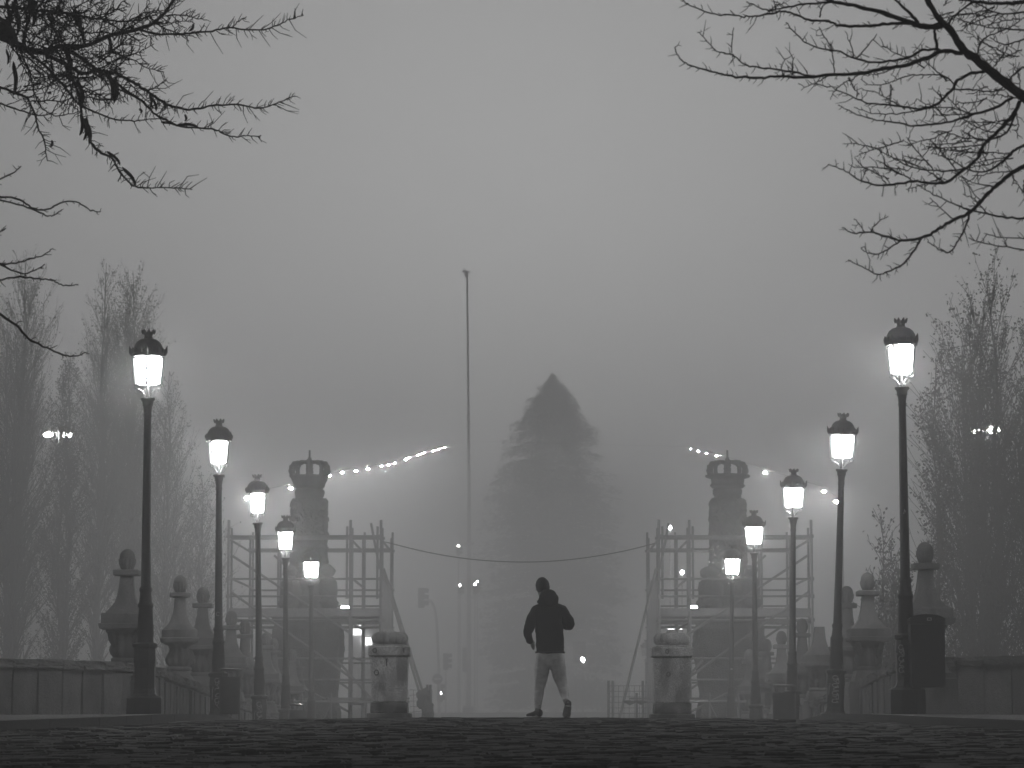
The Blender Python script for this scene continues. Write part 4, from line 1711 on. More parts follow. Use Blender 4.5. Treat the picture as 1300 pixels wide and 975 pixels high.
# left tree, with hanging pods
bL_ = Boughs(19.0, 41)
TX, TY = -6.4, 19.5
troot = thing('pod_tree', 'black bare tree reaching in at the upper left hung with dark seed pods', 'tree', (TX, TY, zpave(6.4, TY) - 0.1))
hub = Vector((TX + 0.25, TY - 0.2, 3.6))
hub2 = Vector((TX + 0.15, TY - 0.3, 2.6))
hub3 = Vector((TX + 0.2, TY + 0.1, 4.7))
bL_.limb([(-10, 40), (24, 58), (38, 64), (60, 66), (75, 59), (105, 59), (140, 45), (180, 36), (200, 25), (218, 4), (226, -16)], 9, 3, 0.9, [hub, (-4.6, 19.2, 4.3)], 0.6)
bL_.limb([(-15, 24), (10, 40), (20, 58)], 22, 10, 0.3, [hub, (-4.5, 19.1, 4.4)], 0.0)
bL_.limb([(175, 37), (200, 43), (230, 43), (265, 40), (290, 36), (330, 38), (350, 33), (365, 26), (385, 19)], 3, 1.2, 1.6)
bL_.limb([(293, 36), (303, 27), (313, 21)], 1.8, 1, 1)
bL_.limb([(75, 59), (100, 72), (122, 88), (145, 93), (165, 102), (182, 113), (200, 125), (218, 135), (245, 139), (270, 134), (300, 133), (330, 137), (350, 132), (373, 122)], 5, 1.2, 1.7)
bL_.limb([(120, 88), (140, 98), (160, 115), (180, 128), (195, 143), (210, 152), (230, 160), (270, 164), (285, 170), (300, 174), (315, 172), (332, 173)], 3.5, 1.2, 1.3)
bL_.limb([(30, 62), (55, 82), (80, 108), (98, 130), (115, 140), (140, 150), (165, 153), (190, 151), (212, 150)], 3.4, 1.2, 1.0)
bL_.limb([(82, 62), (88, 80), (92, 100), (100, 120), (103, 140), (108, 160), (115, 178), (125, 192), (142, 200), (150, 215), (160, 228), (172, 237), (190, 239), (215, 238), (244, 240)], 4.5, 1.3, 1.5)
bL_.limb([(22, 60), (35, 85), (42, 110), (48, 130), (60, 143), (75, 147), (102, 142)], 2.6, 1.1, 0.8)
bL_.limb([(-8, 108), (20, 118), (35, 125), (42, 140), (48, 160), (55, 175), (58, 190), (60, 204)], 3.4, 1.4, 1.5, [hub2, (-4.6, 19.0, 3.5)], 0.3, (6, 16))
bL_.limb([(-8, 130), (20, 138), (45, 146), (72, 144)], 2.4, 1.1, 1.0, [hub2, (-4.6, 18.8, 3.4)])
bL_.limb([(-10, 8), (40, 12), (85, 17), (110, 22), (140, 25), (165, 27), (200, 18)], 4.2, 1.5, 1.3, [hub3, (-4.6, 19.4, 4.6)])
bL_.limb([(55, 67), (80, 80), (105, 93), (120, 90), (135, 97), (150, 112), (170, 122)], 5, 2, 1.2)
bL_.limb([(30, 60), (32, 40), (38, 18), (36, -12)], 5, 3, 1.6)
bL_.limb([(8, 50), (14, 20), (22, -10)], 6, 3, 1.6)
for x, y, a, L in ((25, 15, 0.2, 60), (60, 66, 1.0, 60), (90, 60, 0.9, 70), (45, 64, 2.2, 40), (60, 15, -0.4, 50), (100, 20, 0.9, 40), (120, 53, 1.1, 50), (150, 42, 0.4, 60),
                   (165, 39, 0.9, 45), (185, 33, 0.1, 60), (200, 25, 0.6, 50), (130, 25, -0.5, 60), (90, 17, 0.7, 60), (15, 118, 0.1, 70), (40, 128, 0.5, 60), (55, 60, -1.2, 70),
                   (70, 62, -0.9, 80), (100, 120, -0.1, 60), (95, 100, 0.3, 60), (30, 110, 0.3, 60), (50, 66, -0.3, 60), (10, 118, -0.4, 40), (140, 92, 0.2, 40), (185, 115, 0.15, 30),
                   (210, 20, 0.0, 50), (195, 28, -0.3, 55), (80, 108, -0.1, 70), (20, 60, -1.3, 60), (15, 60, -1.0, 60), (30, 30, 0.8, 50), (70, 18, 1.2, 40)) + tuple((RB.uniform(0, 150), RB.uniform(0, 95), RB.uniform(-1.0, 1.3), RB.uniform(35, 85)) for _ in range(34)) + tuple((RB.uniform(0, 60), RB.uniform(0, 60), RB.uniform(-1.5, 1.5), RB.uniform(30, 60)) for _ in range(22)):
    bL_.shoot(x, y, a, L, 2.0, 1.5)
# separate low shoots on the same tree
hub4 = Vector((TX + 0.2, TY - 1.2, 1.9))
for pxs, w in (([(-8, 249), (20, 252), (40, 263), (60, 266), (80, 256), (100, 257), (115, 267), (127, 269)], 2.6),
               ([(-8, 252), (30, 262), (55, 272), (65, 274), (79, 266)], 2.2),
               ([(-8, 230), (15, 220), (27, 211)], 2.4),
               ([(-8, 300), (0, 295), (7, 290)], 2.2),
               ([(-8, 335), (20, 334), (40, 328), (55, 324), (66, 316)], 2.2),
               ([(-8, 330), (15, 343), (35, 347), (57, 336)], 2.3),
               ([(-8, 356), (25, 352), (55, 354), (68, 356), (80, 362), (99, 361)], 2.3),
               ([(-8, 393), (20, 413), (40, 433), (60, 441), (85, 452), (100, 452), (108, 447)], 3.2)):
    d = bL_.rr.uniform(16.5, 18)
    bL_.d0 = d
    bL_.hist = []
    p0 = px(pxs[0][0], pxs[0][1], d)
    bL_.limb(pxs, w, 1.3, 0.55, [hub4, hub4.lerp(p0, 0.55) + Vector((0, 0, 0.12))], 0.3, (3, 6))
q = MB()
gz = zpave(6.4, TY) - 0.2
q.tube([(TX, TY, gz), (TX + .03, TY, gz + 0.5), (TX + .1, TY, 1.2), (TX + .15, TY - .1, 2.4), (TX + .25, TY - .2, 3.6), (TX + .2, TY, 4.7), (TX + .4, TY + .2, 6.4), (TX + .2, TY + .3, 8.0)], [0.34, 0.26, 0.22, 0.19, 0.16, 0.12, 0.07, 0.03], 12)


def rebase(q, root):
    l = Vector(root.location)
    q.v = [tuple(Vector(v) - l) for v in q.v]
    return q


rebase(q, troot).build('trunk', BARK, troot)
rebase(bL_.q, troot).build('limbs', BARK, troot)
tw = rebase(bL_.tw, troot).build('twigs', BARK, troot, smooth=False)
tw['kind'] = 'stuff'
podm = MB()
podm.tube(spline([Vector((0, 0, 0)), Vector((0.02, 0, -0.2)), Vector((0.10, 0.02, -0.5)), Vector((0.06, 0, -0.8)), Vector((-0.06, 0, -1.0))], 3), [0.02, 0.05, 0.085, 0.105, 0.11, 0.115, 0.11, 0.11, 0.105, 0.09, 0.07, 0.045, 0.015], 7)
podme = podm.mesh('seed_pod', POD)
for x0, y0, x1, y1 in ((93, 18, 107, 55), (96, 12, 101, 40), (138, 42, 139, 72), (17, 78, 18, 119), (136, 88, 146, 131), (146, 97, 147, 129), (139, 92, 142, 128), (65, 77, 65, 98), (98, 100, 105, 134), (103, 143, 102, 172), (108, 150, 114, 182),
                       (110, 148, 107, 178), (155, 212, 173, 236), (136, 192, 153, 209), (190, 120, 199, 141), (190, 118, 191, 138), (209, 127, 208, 141), (235, 145, 235, 154), (204, 155, 226, 160), (226, 158, 252, 161), (20, 6, 22, 46), (40, -4, 42, 34), (8, 62, 10, 82), (30, 4, 33, 28), (66, 178, 64, 187),
                       (177, 138, 179, 143), (246, 30, 240, 40), (85, 62, 90, 92), (82, 80, 88, 104), (126, 92, 129, 104), (8, 0, 10, 30), (60, 118, 62, 118.5)):
    d = bL_.depth_at(x0, y0)
    bL_.d0 = 19.0
    if not 14 < d < 24:
        d = 19.0
    a, b = px(x0, y0, 19.2), px(x1, y1, 19.2 + R.uniform(-.1, .1))
    L = max(0.03, (b - a).length)
    o = put('seed_pod', podme, troot, a - Vector(troot.location))
    o.rotation_mode = 'QUATERNION'
    o.rotation_quaternion = Vector((0, 0, -1)).rotation_difference((b - a).normalized())
    o.scale = (min(0.2, max(0.12, L)) * 0.68, min(0.2, max(0.12, L)) * 0.68, L)

# right tree
bR_ = Boughs(13.0, 77)
bR_.spur = (4, 13)
bR_.thin = 1.15
bR_.wide = 1.08
TX, TY = 5.2, 13.6
rroot = thing('bare_tree', 'dark bare tree with sweeping limbs reaching in at the upper right', 'tree', (TX, TY, zprof(TY) - 0.15))
C2 = lambda pts: [(840 + x / 2.785, y / 2.785) for x, y in pts]
h1, h2, h3 = Vector((TX - .2, TY - .1, 1.7)), Vector((TX - .1, TY, 1.2)), Vector((TX - .3, TY - .1, 2.6))
bR_.limb(C2([(1310, 365), (1200, 280), (1110, 210), (1065, 175), (1020, 105), (985, 75), (940, 0), (925, -40)]), 13, 6, 0.3, [h1, (3.4, 13.2, 2.3)], 0.5)
bR_.limb(C2([(990, 90), (935, 95), (880, 80), (780, 45), (680, 20), (600, 5), (560, -12)]), 8, 3.4, 0.4)
bR_.limb(C2([(880, 82), (800, 85), (720, 92), (630, 90), (590, 75), (520, 70), (470, 50), (430, 40), (390, 48), (320, 60), (270, 55), (190, 50), (100, 20), (75, 0)]), 4, 1.3, 0.9)
bR_.limb(C2([(600, 8), (500, 15), (420, 30), (370, 35), (300, 5)]), 3, 1.3, 0.9)
bR_.limb(C2([(560, 60), (570, 20), (610, -5)]), 2, 1.4, 0.5)
bR_.limb(C2([(905, 78), (870, 40), (820, -8)]), 4.5, 2.5, 0.6)
bR_.limb(C2([(1060, 190), (1000, 180), (940, 205), (860, 230), (780, 245), (700, 260), (600, 265), (500, 275), (420, 270), (330, 275), (250, 270), (215, 262), (150, 245), (100, 232), (65, 205), (45, 170)]), 5.5, 1.3, 0.8)
bR_.limb(C2([(540, 270), (440, 250), (360, 240), (300, 230), (260, 200), (240, 190), (195, 180), (165, 150), (130, 112)]), 2.6, 1.2, 1.0)
bR_.limb(C2([(245, 188), (250, 140), (255, 98)]), 1.5, 1, 0.6)
bR_.limb(C2([(1000, 178), (930, 175), (880, 200), (820, 215), (740, 220), (680, 205), (620, 180), (560, 170), (510, 150), (470, 115), (440, 80)]), 3.4, 1.3, 0.9)
bR_.limb(C2([(690, 205), (730, 160), (760, 120)]), 1.8, 1, 0.6)
bR_.limb(C2([(680, 200), (668, 160), (650, 110)]), 1.6, 1, 0.6)
bR_.limb(C2([(610, 180), (575, 130), (555, 95)]), 1.6, 1, 0.6)
bR_.limb(C2([(610, 262), (608, 210), (600, 170)]), 1.6, 1.2, 0.4)
bR_.limb(C2([(975, 180), (965, 110), (985, 95)]), 4, 3, 0.4)
bR_.limb(C2([(1140, 255), (1090, 260), (1040, 290), (1030, 315), (980, 360), (930, 385), (870, 380), (800, 370), (730, 365), (680, 345), (600, 310), (540, 295)]), 4.2, 1.3, 0.9)
bR_.limb(C2([(930, 385), (830, 402), (740, 400), (680, 378)]), 1.8, 1, 0.7)
bR_.limb(C2([(1035, 300), (1000, 270), (930, 265), (860, 270), (800, 295), (740, 300), (705, 280)]), 1.9, 1, 0.7)
bR_.limb(C2([(1240, 345), (1180, 380), (1100, 405), (1040, 425), (950, 440), (880, 445), (840, 435), (760, 425), (690, 405), (625, 370)]), 3.4, 1.2, 0.7)
bR_.limb(C2([(1265, 360), (1240, 410), (1190, 465), (1140, 510), (1115, 560), (1070, 600), (1005, 645), (950, 648), (890, 640), (800, 655), (740, 650), (690, 630), (640, 600), (590, 580)]), 5.2, 1.3, 0.7)
bR_.limb(C2([(1075, 597), (990, 605), (930, 600), (870, 585), (820, 560), (770, 535)]), 2.4, 1.2, 1.2)
bR_.limb(C2([(890, 640), (830, 605), (760, 567)]), 1.8, 1, 0.8)
bR_.limb(C2([(800, 655), (770, 620), (745, 590)]), 1.6, 1, 0.6)
bR_.limb(C2([(960, 600), (900, 530), (865, 485)]), 1.7, 1, 0.6)
bR_.limb(C2([(1040, 600), (990, 540), (950, 495)]), 1.7, 1, 0.6)
bR_.limb(C2([(1300, 580), (1240, 610), (1180, 660), (1140, 700), (1090, 750), (1030, 780), (970, 815), (920, 840), (850, 850), (790, 835), (740, 820), (680, 825), (640, 805)]), 6, 1.4, 0.6, [h2, (3.3, 13.1, 1.45)])
bR_.limb(C2([(920, 840), (890, 890), (850, 935), (800, 960), (760, 970), (710, 945), (660, 920)]), 2.8, 1.2, 0.9)
bR_.limb(C2([(850, 850), (800, 880), (760, 900), (720, 890), (705, 875)]), 2, 1.2, 1.2)
bR_.limb(C2([(740, 820), (760, 790), (800, 765)]), 1.7, 1, 0.7)
bR_.limb(C2([(720, 822), (700, 795), (682, 772)]), 1.5, 1, 0.7)
bR_.limb(C2([(1090, 755), (1070, 810), (1050, 850), (1020, 890), (990, 885), (940, 855)]), 2.6, 1.2, 0.9)
bR_.limb(C2([(1305, 770), (1220, 770), (1150, 755), (1090, 742), (1030, 720), (960, 685), (900, 650)]), 2.8, 1.1, 0.8, [h2, (3.3, 13.0, 1.0)])
bR_.limb(C2([(1305, 505), (1250, 530), (1220, 560), (1150, 605), (1080, 600)]), 4.5, 1.6, 0.8, [h2, (3.4, 13.2, 1.7)])
bR_.limb(C2([(1250, 400), (1225, 460), (1180, 490), (1120, 490), (1060, 460)]), 3, 1.3, 1.6)
bR_.limb(C2([(1200, 480), (1140, 495), (1050, 480), (980, 460)]), 2, 1.1, 1.2)
bR_.limb(C2([(1305, 890), (1200, 870), (1120, 855), (1085, 840)]), 2, 1.1, 0.7, [h2, (3.3, 13.0, .9)])
bR_.limb(C2([(1305, 842), (1200, 840), (1140, 825)]), 1.8, 1, 0.7, [h2, (3.3, 13.0, .95)])
bR_.limb(C2([(1060, 620), (1110, 690), (1130, 710)]), 1.4, 1.2, 0.4)
bR_.limb(C2([(1030, 775), (980, 730), (950, 700)]), 1.5, 1, 0.5)
bR_.limb(C2([(1010, 100), (1030, 60), (1090, 15), (1110, -10)]), 3, 2, 0.7)
bR_.limb(C2([(1310, 5), (1220, 12), (1150, 10), (1050, -2)]), 5, 3, 1.2, [h3, (3.4, 13.3, 3.3)])
bR_.limb(C2([(1310, 40), (1200, 50), (1130, 20), (1095, 5)]), 2.4, 1.4, 1.2, [h3, (3.4, 13.2, 3.1)])
bR_.limb(C2([(1310, 112), (1240, 105), (1150, 95), (1050, 70)]), 2.4, 1.1, 1.0, [h3, (3.4, 13.2, 2.9)])
bR_.limb(C2([(1110, 205), (1130, 150), (1160, 125), (1240, 92), (1280, 60)]), 2.4, 1.2, 1.4)
bR_.limb(C2([(1310, 125), (1250, 150), (1200, 155), (1160, 130)]), 2, 1.1, 1.2, [h3, (3.4, 13.0, 2.8)])
bR_.limb(C2([(1225, 300), (1240, 270), (1275, 240), (1310, 235)]), 3, 2, 1.0)
bR_.limb(C2([(1035, 315), (1100, 318), (1160, 325), (1215, 315)]), 2.2, 1.4, 0.9)
for x, y, a, L in tuple((RB.uniform(760, 1270), RB.uniform(420, 640), RB.uniform(2.5, 3.5), RB.uniform(25, 70)) for _ in range(16)) + tuple((RB.uniform(1000, 1280), RB.uniform(20, 420), RB.uniform(2.2, 3.7), RB.uniform(20, 60)) for _ in range(16)) + ((930, 240, 2.8, 60), (860, 385, 2.5, 60), (1000, 648, 2.6, 60), (1100, 405, 2.9, 70), (1010, 430, 2.4, 50), (1180, 660, 3.0, 60), (1140, 510, 3.0, 70), (1190, 470, 2.9, 70), (1230, 420, 3.3, 60),
                   (1150, 755, 2.6, 40), (1240, 560, 2.9, 60), (1260, 600, 3.4, 60), (1240, 620, -1.2, 40), (820, 240, 3.6, 40), (700, 262, 3.7, 50), (590, 268, 3.6, 40), (430, 272, 2.0, 25), (460, 268, 1.4, 25), (660, 275, -1.2, 25),
                   (810, 300, -1.4, 25), (1180, 230, 1.0, 30), (1260, 330, 1.4, 40), (1250, 385, -1.3, 40), (1000, 360, 2.3, 25), (1280, 640, -1.4, 40), (1180, 20, 3.3, 70), (1000, 20, 1.2, 30), (400, 35, 1.5, 15), (380, 40, 0.9, 18)):
    cx, cy_ = C2([(x, y)])[0]
    bR_.shoot(cx, cy_, a, L, 1.8, 1.0)
q = MB()
gz = zprof(TY) - 0.2
q.tube([(TX, TY, gz), (TX, TY, gz + 0.4), (TX - .05, TY, 0.9), (TX - .15, TY, 1.6), (TX - .3, TY - .1, 2.6), (TX - .2, TY, 4.2), (TX - .5, TY + .3, 6.2), (TX - .3, TY + .3, 8.2)], [0.36, 0.27, 0.22, 0.2, 0.16, 0.12, 0.07, 0.03], 12)
rebase(q, rroot).build('trunk', BARK, rroot)
rebase(bR_.q, rroot).build('limbs', BARK, rroot)
tw = rebase(bR_.tw, rroot).build('twigs', BARK, rroot, smooth=False)
tw['kind'] = 'stuff'


# ------------------------------------------------------------------ the jogger
def skin_mesh(name, joints, bones, m, sub=2, root=0):
    """joints: {key: (x, y, z, rx, ry)}; a surface grown round the bones"""
    keys = list(joints)
    me = bpy.data.meshes.new(name)
    me.from_pydata([joints[k][:3] for k in keys], [(keys.index(a), keys.index(b)) for a, b in bones], [])
    o = bpy.data.objects.new(name, me)
    COL.objects.link(o)
    sk = o.modifiers.new('skin', 'SKIN')
    sk.use_smooth_shade = True
    for i, k in enumerate(keys):
        j = joints[k]
        me.skin_vertices[0].data[i].radius = (j[3], j[4] if len(j) > 4 else j[3])
        me.skin_vertices[0].data[i].use_root = (i == root)
    sb = o.modifiers.new('sub', 'SUBSURF')
    sb.levels = sub
    sb.render_levels = sub
    dg = bpy.context.evaluated_depsgraph_get()
    out = bpy.data.meshes.new_from_object(o.evaluated_get(dg))
    bpy.data.objects.remove(o)
    out.name = name
    out.materials.clear()
    out.materials.append(m)
    out.polygons.foreach_set('use_smooth', [True] * len(out.polygons))
    return out


PD = 35.0
pc = px(697.5, 913, PD)
PZ = zroad(pc.x, PD) - 0.005
K = PD / F


def J(x, y, dep, r, r2=None):
    """pixel column and row, depth step away from the viewer, radius"""
    p = px(x, y, PD)
    return ((x - 697.5) * K, dep, p.z - PZ, r, r2 if r2 else r)


gz_ = 0.0
body_j = {
    'pelvis': J(698, 833, 0, .13, .10), 'waist': J(698, 815, 0, .12, .09), 'chest': J(697, 788, .02, .145, .10), 'neckbase': J(695, 769, .05, .075, .07), 'neck': J(692.5, 762, .08, .055),
    'head1': J(690.5, 753.5, .10, .068, .075), 'head2': J(689, 745.5, .105, .072, .092), 'head3': J(688.3, 741.0, .10, .05, .07),
    'shl': J(680, 772, .02, .06), 'ell': J(669.5, 801, -.05, .04), 'wrl': J(674.5, 814, .13, .026),
    'shr': J(715, 773, .02, .06), 'elr': J(726.5, 795.5, -.07, .042), 'wrr': J(711, 791, .17, .026),
    'hipl': J(689, 838, 0, .09, .09), 'knl': J(684.8, 873, .06, .055), 'cal': J(684, 884, .02, .052), 'anl': J(682.5, 904, .02, .034), 'heell': J(683.5, 910, -.02, .035), 'toel': J(676, 911, .13, .03, .022),
    'hipr': J(707, 838, 0, .09, .09), 'knr': J(713.5, 869, .03, .058), 'car': J(716, 880, -.06, .054), 'anr': J(719.5, 894, -.20, .034), 'heelr': J(720.5, 892.5, -.245, .033), 'toer': J(719, 911, -.16, .03, .024),
}
bones = [('pelvis', 'waist'), ('waist', 'chest'), ('chest', 'neckbase'), ('neckbase', 'neck'), ('neck', 'head1'), ('head1', 'head2'), ('head2', 'head3'),
         ('chest', 'shl'), ('shl', 'ell'), ('ell', 'wrl'), ('chest', 'shr'), ('shr', 'elr'), ('elr', 'wrr'),
         ('pelvis', 'hipl'), ('hipl', 'knl'), ('knl', 'cal'), ('cal', 'anl'), ('anl', 'heell'), ('heell', 'toel'),
         ('pelvis', 'hipr'), ('hipr', 'knr'), ('knr', 'car'), ('car', 'anr'), ('anr', 'heelr'), ('heelr', 'toer')]


def hand(side, wrist, fwd, down, thumb):
    """palm, four bent fingers of different lengths and a thumb"""
    w = Vector(body_j[wrist][:3])
    fwd, down, thumb = Vector(fwd).normalized(), Vector(down).normalized(), Vector(thumb).normalized()
    p1 = w + fwd * 0.035
    p2 = w + fwd * 0.075
    body_j[side + 'palm1'] = (*p1, .024, .034)
    body_j[side + 'palm2'] = (*p2, .020, .038)
    bones.extend([(wrist, side + 'palm1'), (side + 'palm1', side + 'palm2')])
    for i, (off, L) in enumerate(((.030, .95), (.010, 1.08), (-.010, 1.0), (-.028, .8))):
        b = p2 + thumb * off + fwd * 0.018
        a1 = b + fwd * 0.026 * L + down * 0.010
        a2 = a1 + (fwd * 0.3 + down).normalized() * 0.026 * L
        a3 = a2 + (down * 0.4 - fwd).normalized() * 0.02 * L
        prev = side + 'palm2'
        for j, (p, r) in enumerate(((b, .010), (a1, .0095), (a2, .009), (a3, .0075))):
            k = side + 'f%d_%d' % (i, j)
            body_j[k] = (*p, r, r)
            bones.append((prev, k))
            prev = k
    t1 = p1 + thumb * 0.036 + down * .008
    t2 = t1 + (thumb * .4 + fwd + down * .5).normalized() * .03
    t3 = t2 + (fwd + down * .8 - thumb * .2).normalized() * .026
    prev = side + 'palm1'
    for j, (p, r) in enumerate(((t1, .012), (t2, .0105), (t3, .0085))):
        k = side + 't%d' % j
        body_j[k] = (*p, r, r)
        bones.append((prev, k))
        prev = k


hand('l', 'wrl', (0.15, 0.75, -0.35), (0.5, -0.1, -0.85), (0.25, 0.35, 0.9))
hand('r', 'wrr', (-0.35, 0.85, 0.2), (-0.6, 0.1, -0.8), (0.1, -0.1, 1.0))
bmesh_ = skin_mesh('person', body_j, bones, SKIN, 2)
# a face on the far side of the head, and ears
hc = Vector(body_j['head2'][:3])
face = MB()
def face_pt(u, v, out):
    """u to the side, v up, out forward from the head centre (head faces away and a little left)"""
    f = Vector((-0.25, 0.95, -0.12)).normalized()
    r = f.cross(Vector((0, 0, 1))).normalized()
    up_ = r.cross(f)
    return hc + r * u + up_ * v + f * out
face.tube([face_pt(0, .015, .085), face_pt(0, -.012, .104), face_pt(0, -.03, .110), face_pt(0, -.038, .092)], [.008, .011, .015, .010], 8)
for sgn in (-1, 1):
    face.ball(tuple(face_pt(sgn * .03, .008, .083)), .0125, 10, 6)
    face.tube([face_pt(sgn * .015, .027, .09), face_pt(sgn * .032, .031, .088), face_pt(sgn * .048, .024, .078)], [.004, .006, .004], 6)
    face.ball(tuple(face_pt(sgn * .078, -.012, -.005)), .022, 10, 8, (.45, .8, 1.45))
face.tube([face_pt(-.024, -.062, .084), face_pt(0, -.06, .092), face_pt(.024, -.062, .084)], [.004, .007, .004], 6)
face.tube([face_pt(-.02, -.07, .082), face_pt(0, -.071, .09), face_pt(.02, -.07, .082)], [.004, .008, .004], 6)
fm_ = face.mesh('features', SKIN)
bm = bmesh.new()
bm.from_mesh(bmesh_)
bm.from_mesh(fm_)
bm.to_mesh(bmesh_)
bm.free()
bmesh_.polygons.foreach_set('use_smooth', [True] * len(bmesh_.polygons))
person = put('person', bmesh_, None, (pc.x, PD, PZ))
tag(person, 'person jogging away in a dark hooded jacket and pale running tights', 'person')

jk = {
    'hem': J(698.5, 833.5, 0, .192, .14), 'hem2': J(698.5, 824, 0, .19, .138), 'waist': J(698.5, 812, 0, .182, .13), 'chest': J(697.5, 790, .01, .205, .15), 'upper': J(697, 776.5, .02, .18, .14), 'neck': J(695.5, 766, .045, .085, .085),
    'shl': J(681, 777, .02, .095), 'upl': J(675, 789, -.02, .086), 'ell': J(669.8, 802, -.055, .060), 'fol': J(671, 810, .05, .052), 'wrl': J(674.5, 815, .125, .043),
    'shr': J(713.5, 777.5, .02, .098), 'upr': J(719.5, 787, -.03, .09), 'elr': J(725.5, 795.5, -.07, .062), 'for': J(719, 794.5, .06, .055), 'wrr': J(711.5, 791.5, .16, .044),
}
jb = [('hem', 'hem2'), ('hem2', 'waist'), ('waist', 'chest'), ('chest', 'upper'), ('upper', 'neck'), ('upper', 'shl'), ('shl', 'upl'), ('upl', 'ell'), ('ell', 'fol'), ('fol', 'wrl'), ('upper', 'shr'), ('shr', 'upr'), ('upr', 'elr'), ('elr', 'for'), ('for', 'wrr')]
jm = skin_mesh('jacket', jk, jb, JACKET, 3)
for v in jm.vertices:                              # folds of the cloth
    p = v.co
    n = noise.noise(Vector((p.x * 7, p.y * 7, p.z * 16))) * 0.010 + noise.noise(Vector((p.x * 20, p.y * 20, p.z * 34))) * 0.004
    v.co = p + v.normal * n
jacket = put('jacket', jm, person)
hood = skin_mesh('hood', {'a': J(694.5, 770, -.0, .15, .12), 'b': J(696, 763, -.025, .145, .115), 'c': J(697, 756, -.02, .125, .10), 'd': J(694.5, 751.0, .03, .095, .085)}, [('a', 'b'), ('b', 'c'), ('c', 'd')], JACKET, 3)
for v in hood.vertices:
    p = v.co
    v.co = p + v.normal * (noise.noise(Vector((p.x * 14, p.y * 14, p.z * 22))) * 0.014)
put('hood', hood, person)
for sgn, kk in ((-1, 'hem'),):
    q = MB()
    c = Vector(jk['hem'][:3])
    q.tube([(c.x + 0.172 * math.cos(a), c.y + 0.122 * math.sin(a), c.z + 0.05) for a in [2 * PI * i / 24 for i in range(25)]], 0.013, 6)
    q.build('hem_band', JACKET, person)
tj = {
    'wst': J(698, 814, 0, .15, .11), 'pel': J(698, 830, 0, .168, .128), 'hl': J(689.5, 842, 0, .115, .118), 'thl': J(687.5, 856, .03, .102), 'knl': J(685, 872, .06, .068), 'cal': J(683.8, 883, .025, .066), 'lowl': J(683, 895, .02, .046), 'anl': J(682.5, 902.5, .02, .042),
    'hr': J(707, 842, 0, .115, .118), 'thr': J(710, 856, .02, .102), 'knr': J(713.5, 869, .03, .070), 'car': J(716.2, 879, -.06, .066), 'lowr': J(718, 887, -.13, .046), 'anr': J(719, 892, -.175, .040),
}
tb = [('wst', 'pel'), ('pel', 'hl'), ('hl', 'thl'), ('thl', 'knl'), ('knl', 'cal'), ('cal', 'lowl'), ('lowl', 'anl'), ('pel', 'hr'), ('hr', 'thr'), ('thr', 'knr'), ('knr', 'car'), ('car', 'lowr'), ('lowr', 'anr')]
tm = skin_mesh('running_tights', tj, tb, TIGHTS, 3)
for v in tm.vertices:
    p = v.co
    low = 1.0 if p.z < 0.42 else 0.5
    v.co = p + v.normal * (noise.noise(Vector((p.x * 8, p.y * 8, p.z * 40))) * 0.007 * low)
put('running_tights', tm, person)
# hair cap over the back of the skull
q = MB()
q.ball((0, 0, 0), 1.0, 20, 14, (.086, .106, .112))
M = Matrix.Rotation(-0.15, 3, 'Y')
hh = hc + Vector((0.002, -0.014, 0.018))
q.v = [tuple(M @ Vector(v) + hh + noise.noise_vector(Vector(v) * 60) * 0.004) for v in q.v]
q.f = [f for f in q.f if sum(q.v[i][2] - hc.z for i in f) / len(f) > -0.05 + max(0, sum(q.v[i][1] - hc.y for i in f) / len(f)) * 1.1]
q.build('hair', HAIR, person)


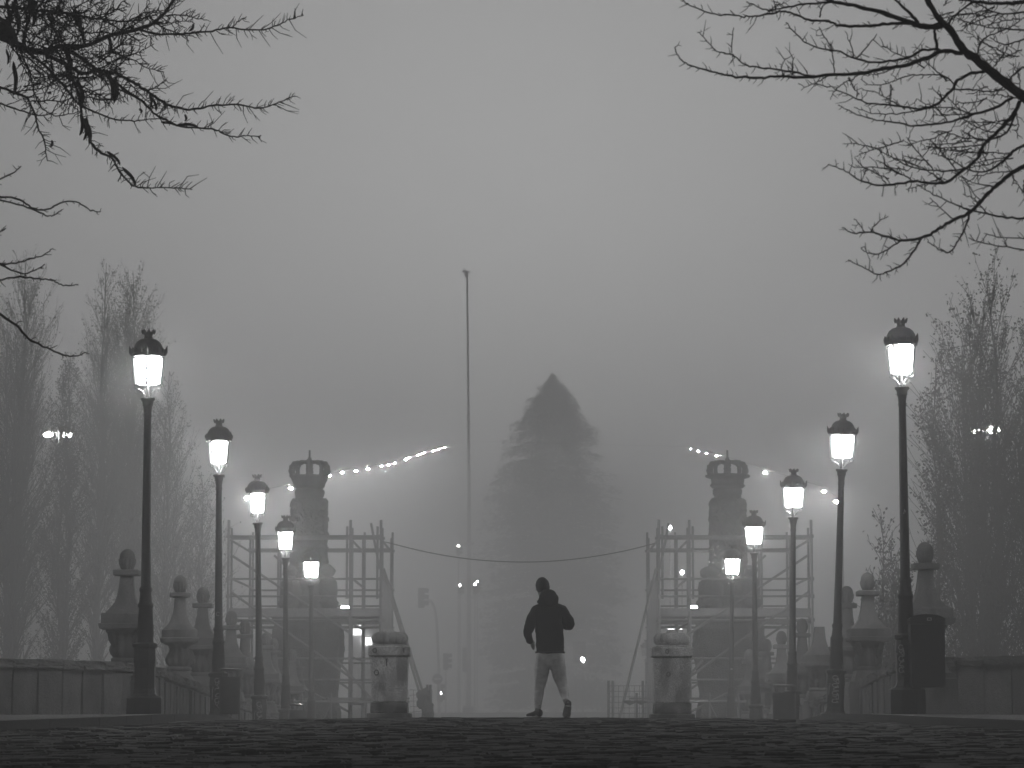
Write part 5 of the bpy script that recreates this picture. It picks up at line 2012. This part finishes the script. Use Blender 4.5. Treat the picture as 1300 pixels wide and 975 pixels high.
def shoe(name, heel, toe, up_, w):
    """a low running shoe from heel to toe"""
    heel, toe, up_ = Vector(heel), Vector(toe), Vector(up_).normalized()
    ax = (toe - heel)
    L = ax.length
    f = ax.normalized()
    sd = f.cross(up_).normalized()
    up_ = sd.cross(f)
    rows = [(-0.02, .030, .075), (0.0, .036, .085), (0.12, .040, .085), (0.3, .040, .080), (0.45, .042, .062), (0.65, .047, .050), (0.85, .044, .038), (0.97, .030, .026), (1.02, .012, .015)]
    q, s2 = MB(), MB()
    n = 14
    for q_, lo, hi in ((q, 0.012, 1.0), (s2, -0.016, None)):
        o = len(q_.v)
        for t, hw, h in rows:
            for k in range(n):
                a = 2 * PI * k / n
                ca, sa = math.cos(a), math.sin(a)
                hh_ = (h if hi else 0.022)
                wv = hw * (1.0 if hi else 1.1)
                q_.v.append(tuple(heel + f * (L * t) + sd * (wv * ca) + up_ * (lo + hh_ * (0.5 + 0.5 * sa))))
        for i in range(len(rows) - 1):
            for k in range(n):
                q_.f.append((o + i * n + k, o + i * n + (k + 1) % n, o + (i + 1) * n + (k + 1) % n, o + (i + 1) * n + k))
        q_.f.append(tuple(o + k for k in reversed(range(n))))
        e = o + (len(rows) - 1) * n
        q_.f.append(tuple(e + k for k in range(n)))
    s_ = q.build(name, SHOE, person)
    s2.build('sole', SOLE, s_)
    return s_


al = Vector(body_j['anl'][:3])
shoe('shoe', (al.x + 0.035, al.y - 0.07, 0.016), (al.x - 0.12, al.y + 0.16, 0.018), (0, 0, 1), .04)
ar = Vector(body_j['anr'][:3])
shoe('shoe', (ar.x + 0.012, ar.y - 0.085, ar.z - 0.02), (ar.x - 0.012, ar.y + 0.05, 0.018), (0.0, 1.0, 0.35), .04)

# ------------------------------------------------------------------ fog
q = MB()
q.box((0, 212, (CEIL - 4.8) / 2), (290, 480, CEIL + 4.8))
hz = q.build('haze', IRON, None, smooth=False)
hz.data.materials.clear()
fm = bpy.data.materials.new('fog')
fm.use_nodes = True
ft = fm.node_tree
ft.nodes.clear()
fo = ft.nodes.new('ShaderNodeOutputMaterial')
fv = ft.nodes.new('ShaderNodeVolumePrincipled')
fv.inputs['Color'].default_value = (0.95, 0.95, 0.95, 1)
fv.inputs['Density'].default_value = FOG
fv.inputs['Anisotropy'].default_value = FOG_G
ft.links.new(fv.outputs[0], fo.inputs['Volume'])
hz.data.materials.append(fm)
struct(hz, 'stuff')
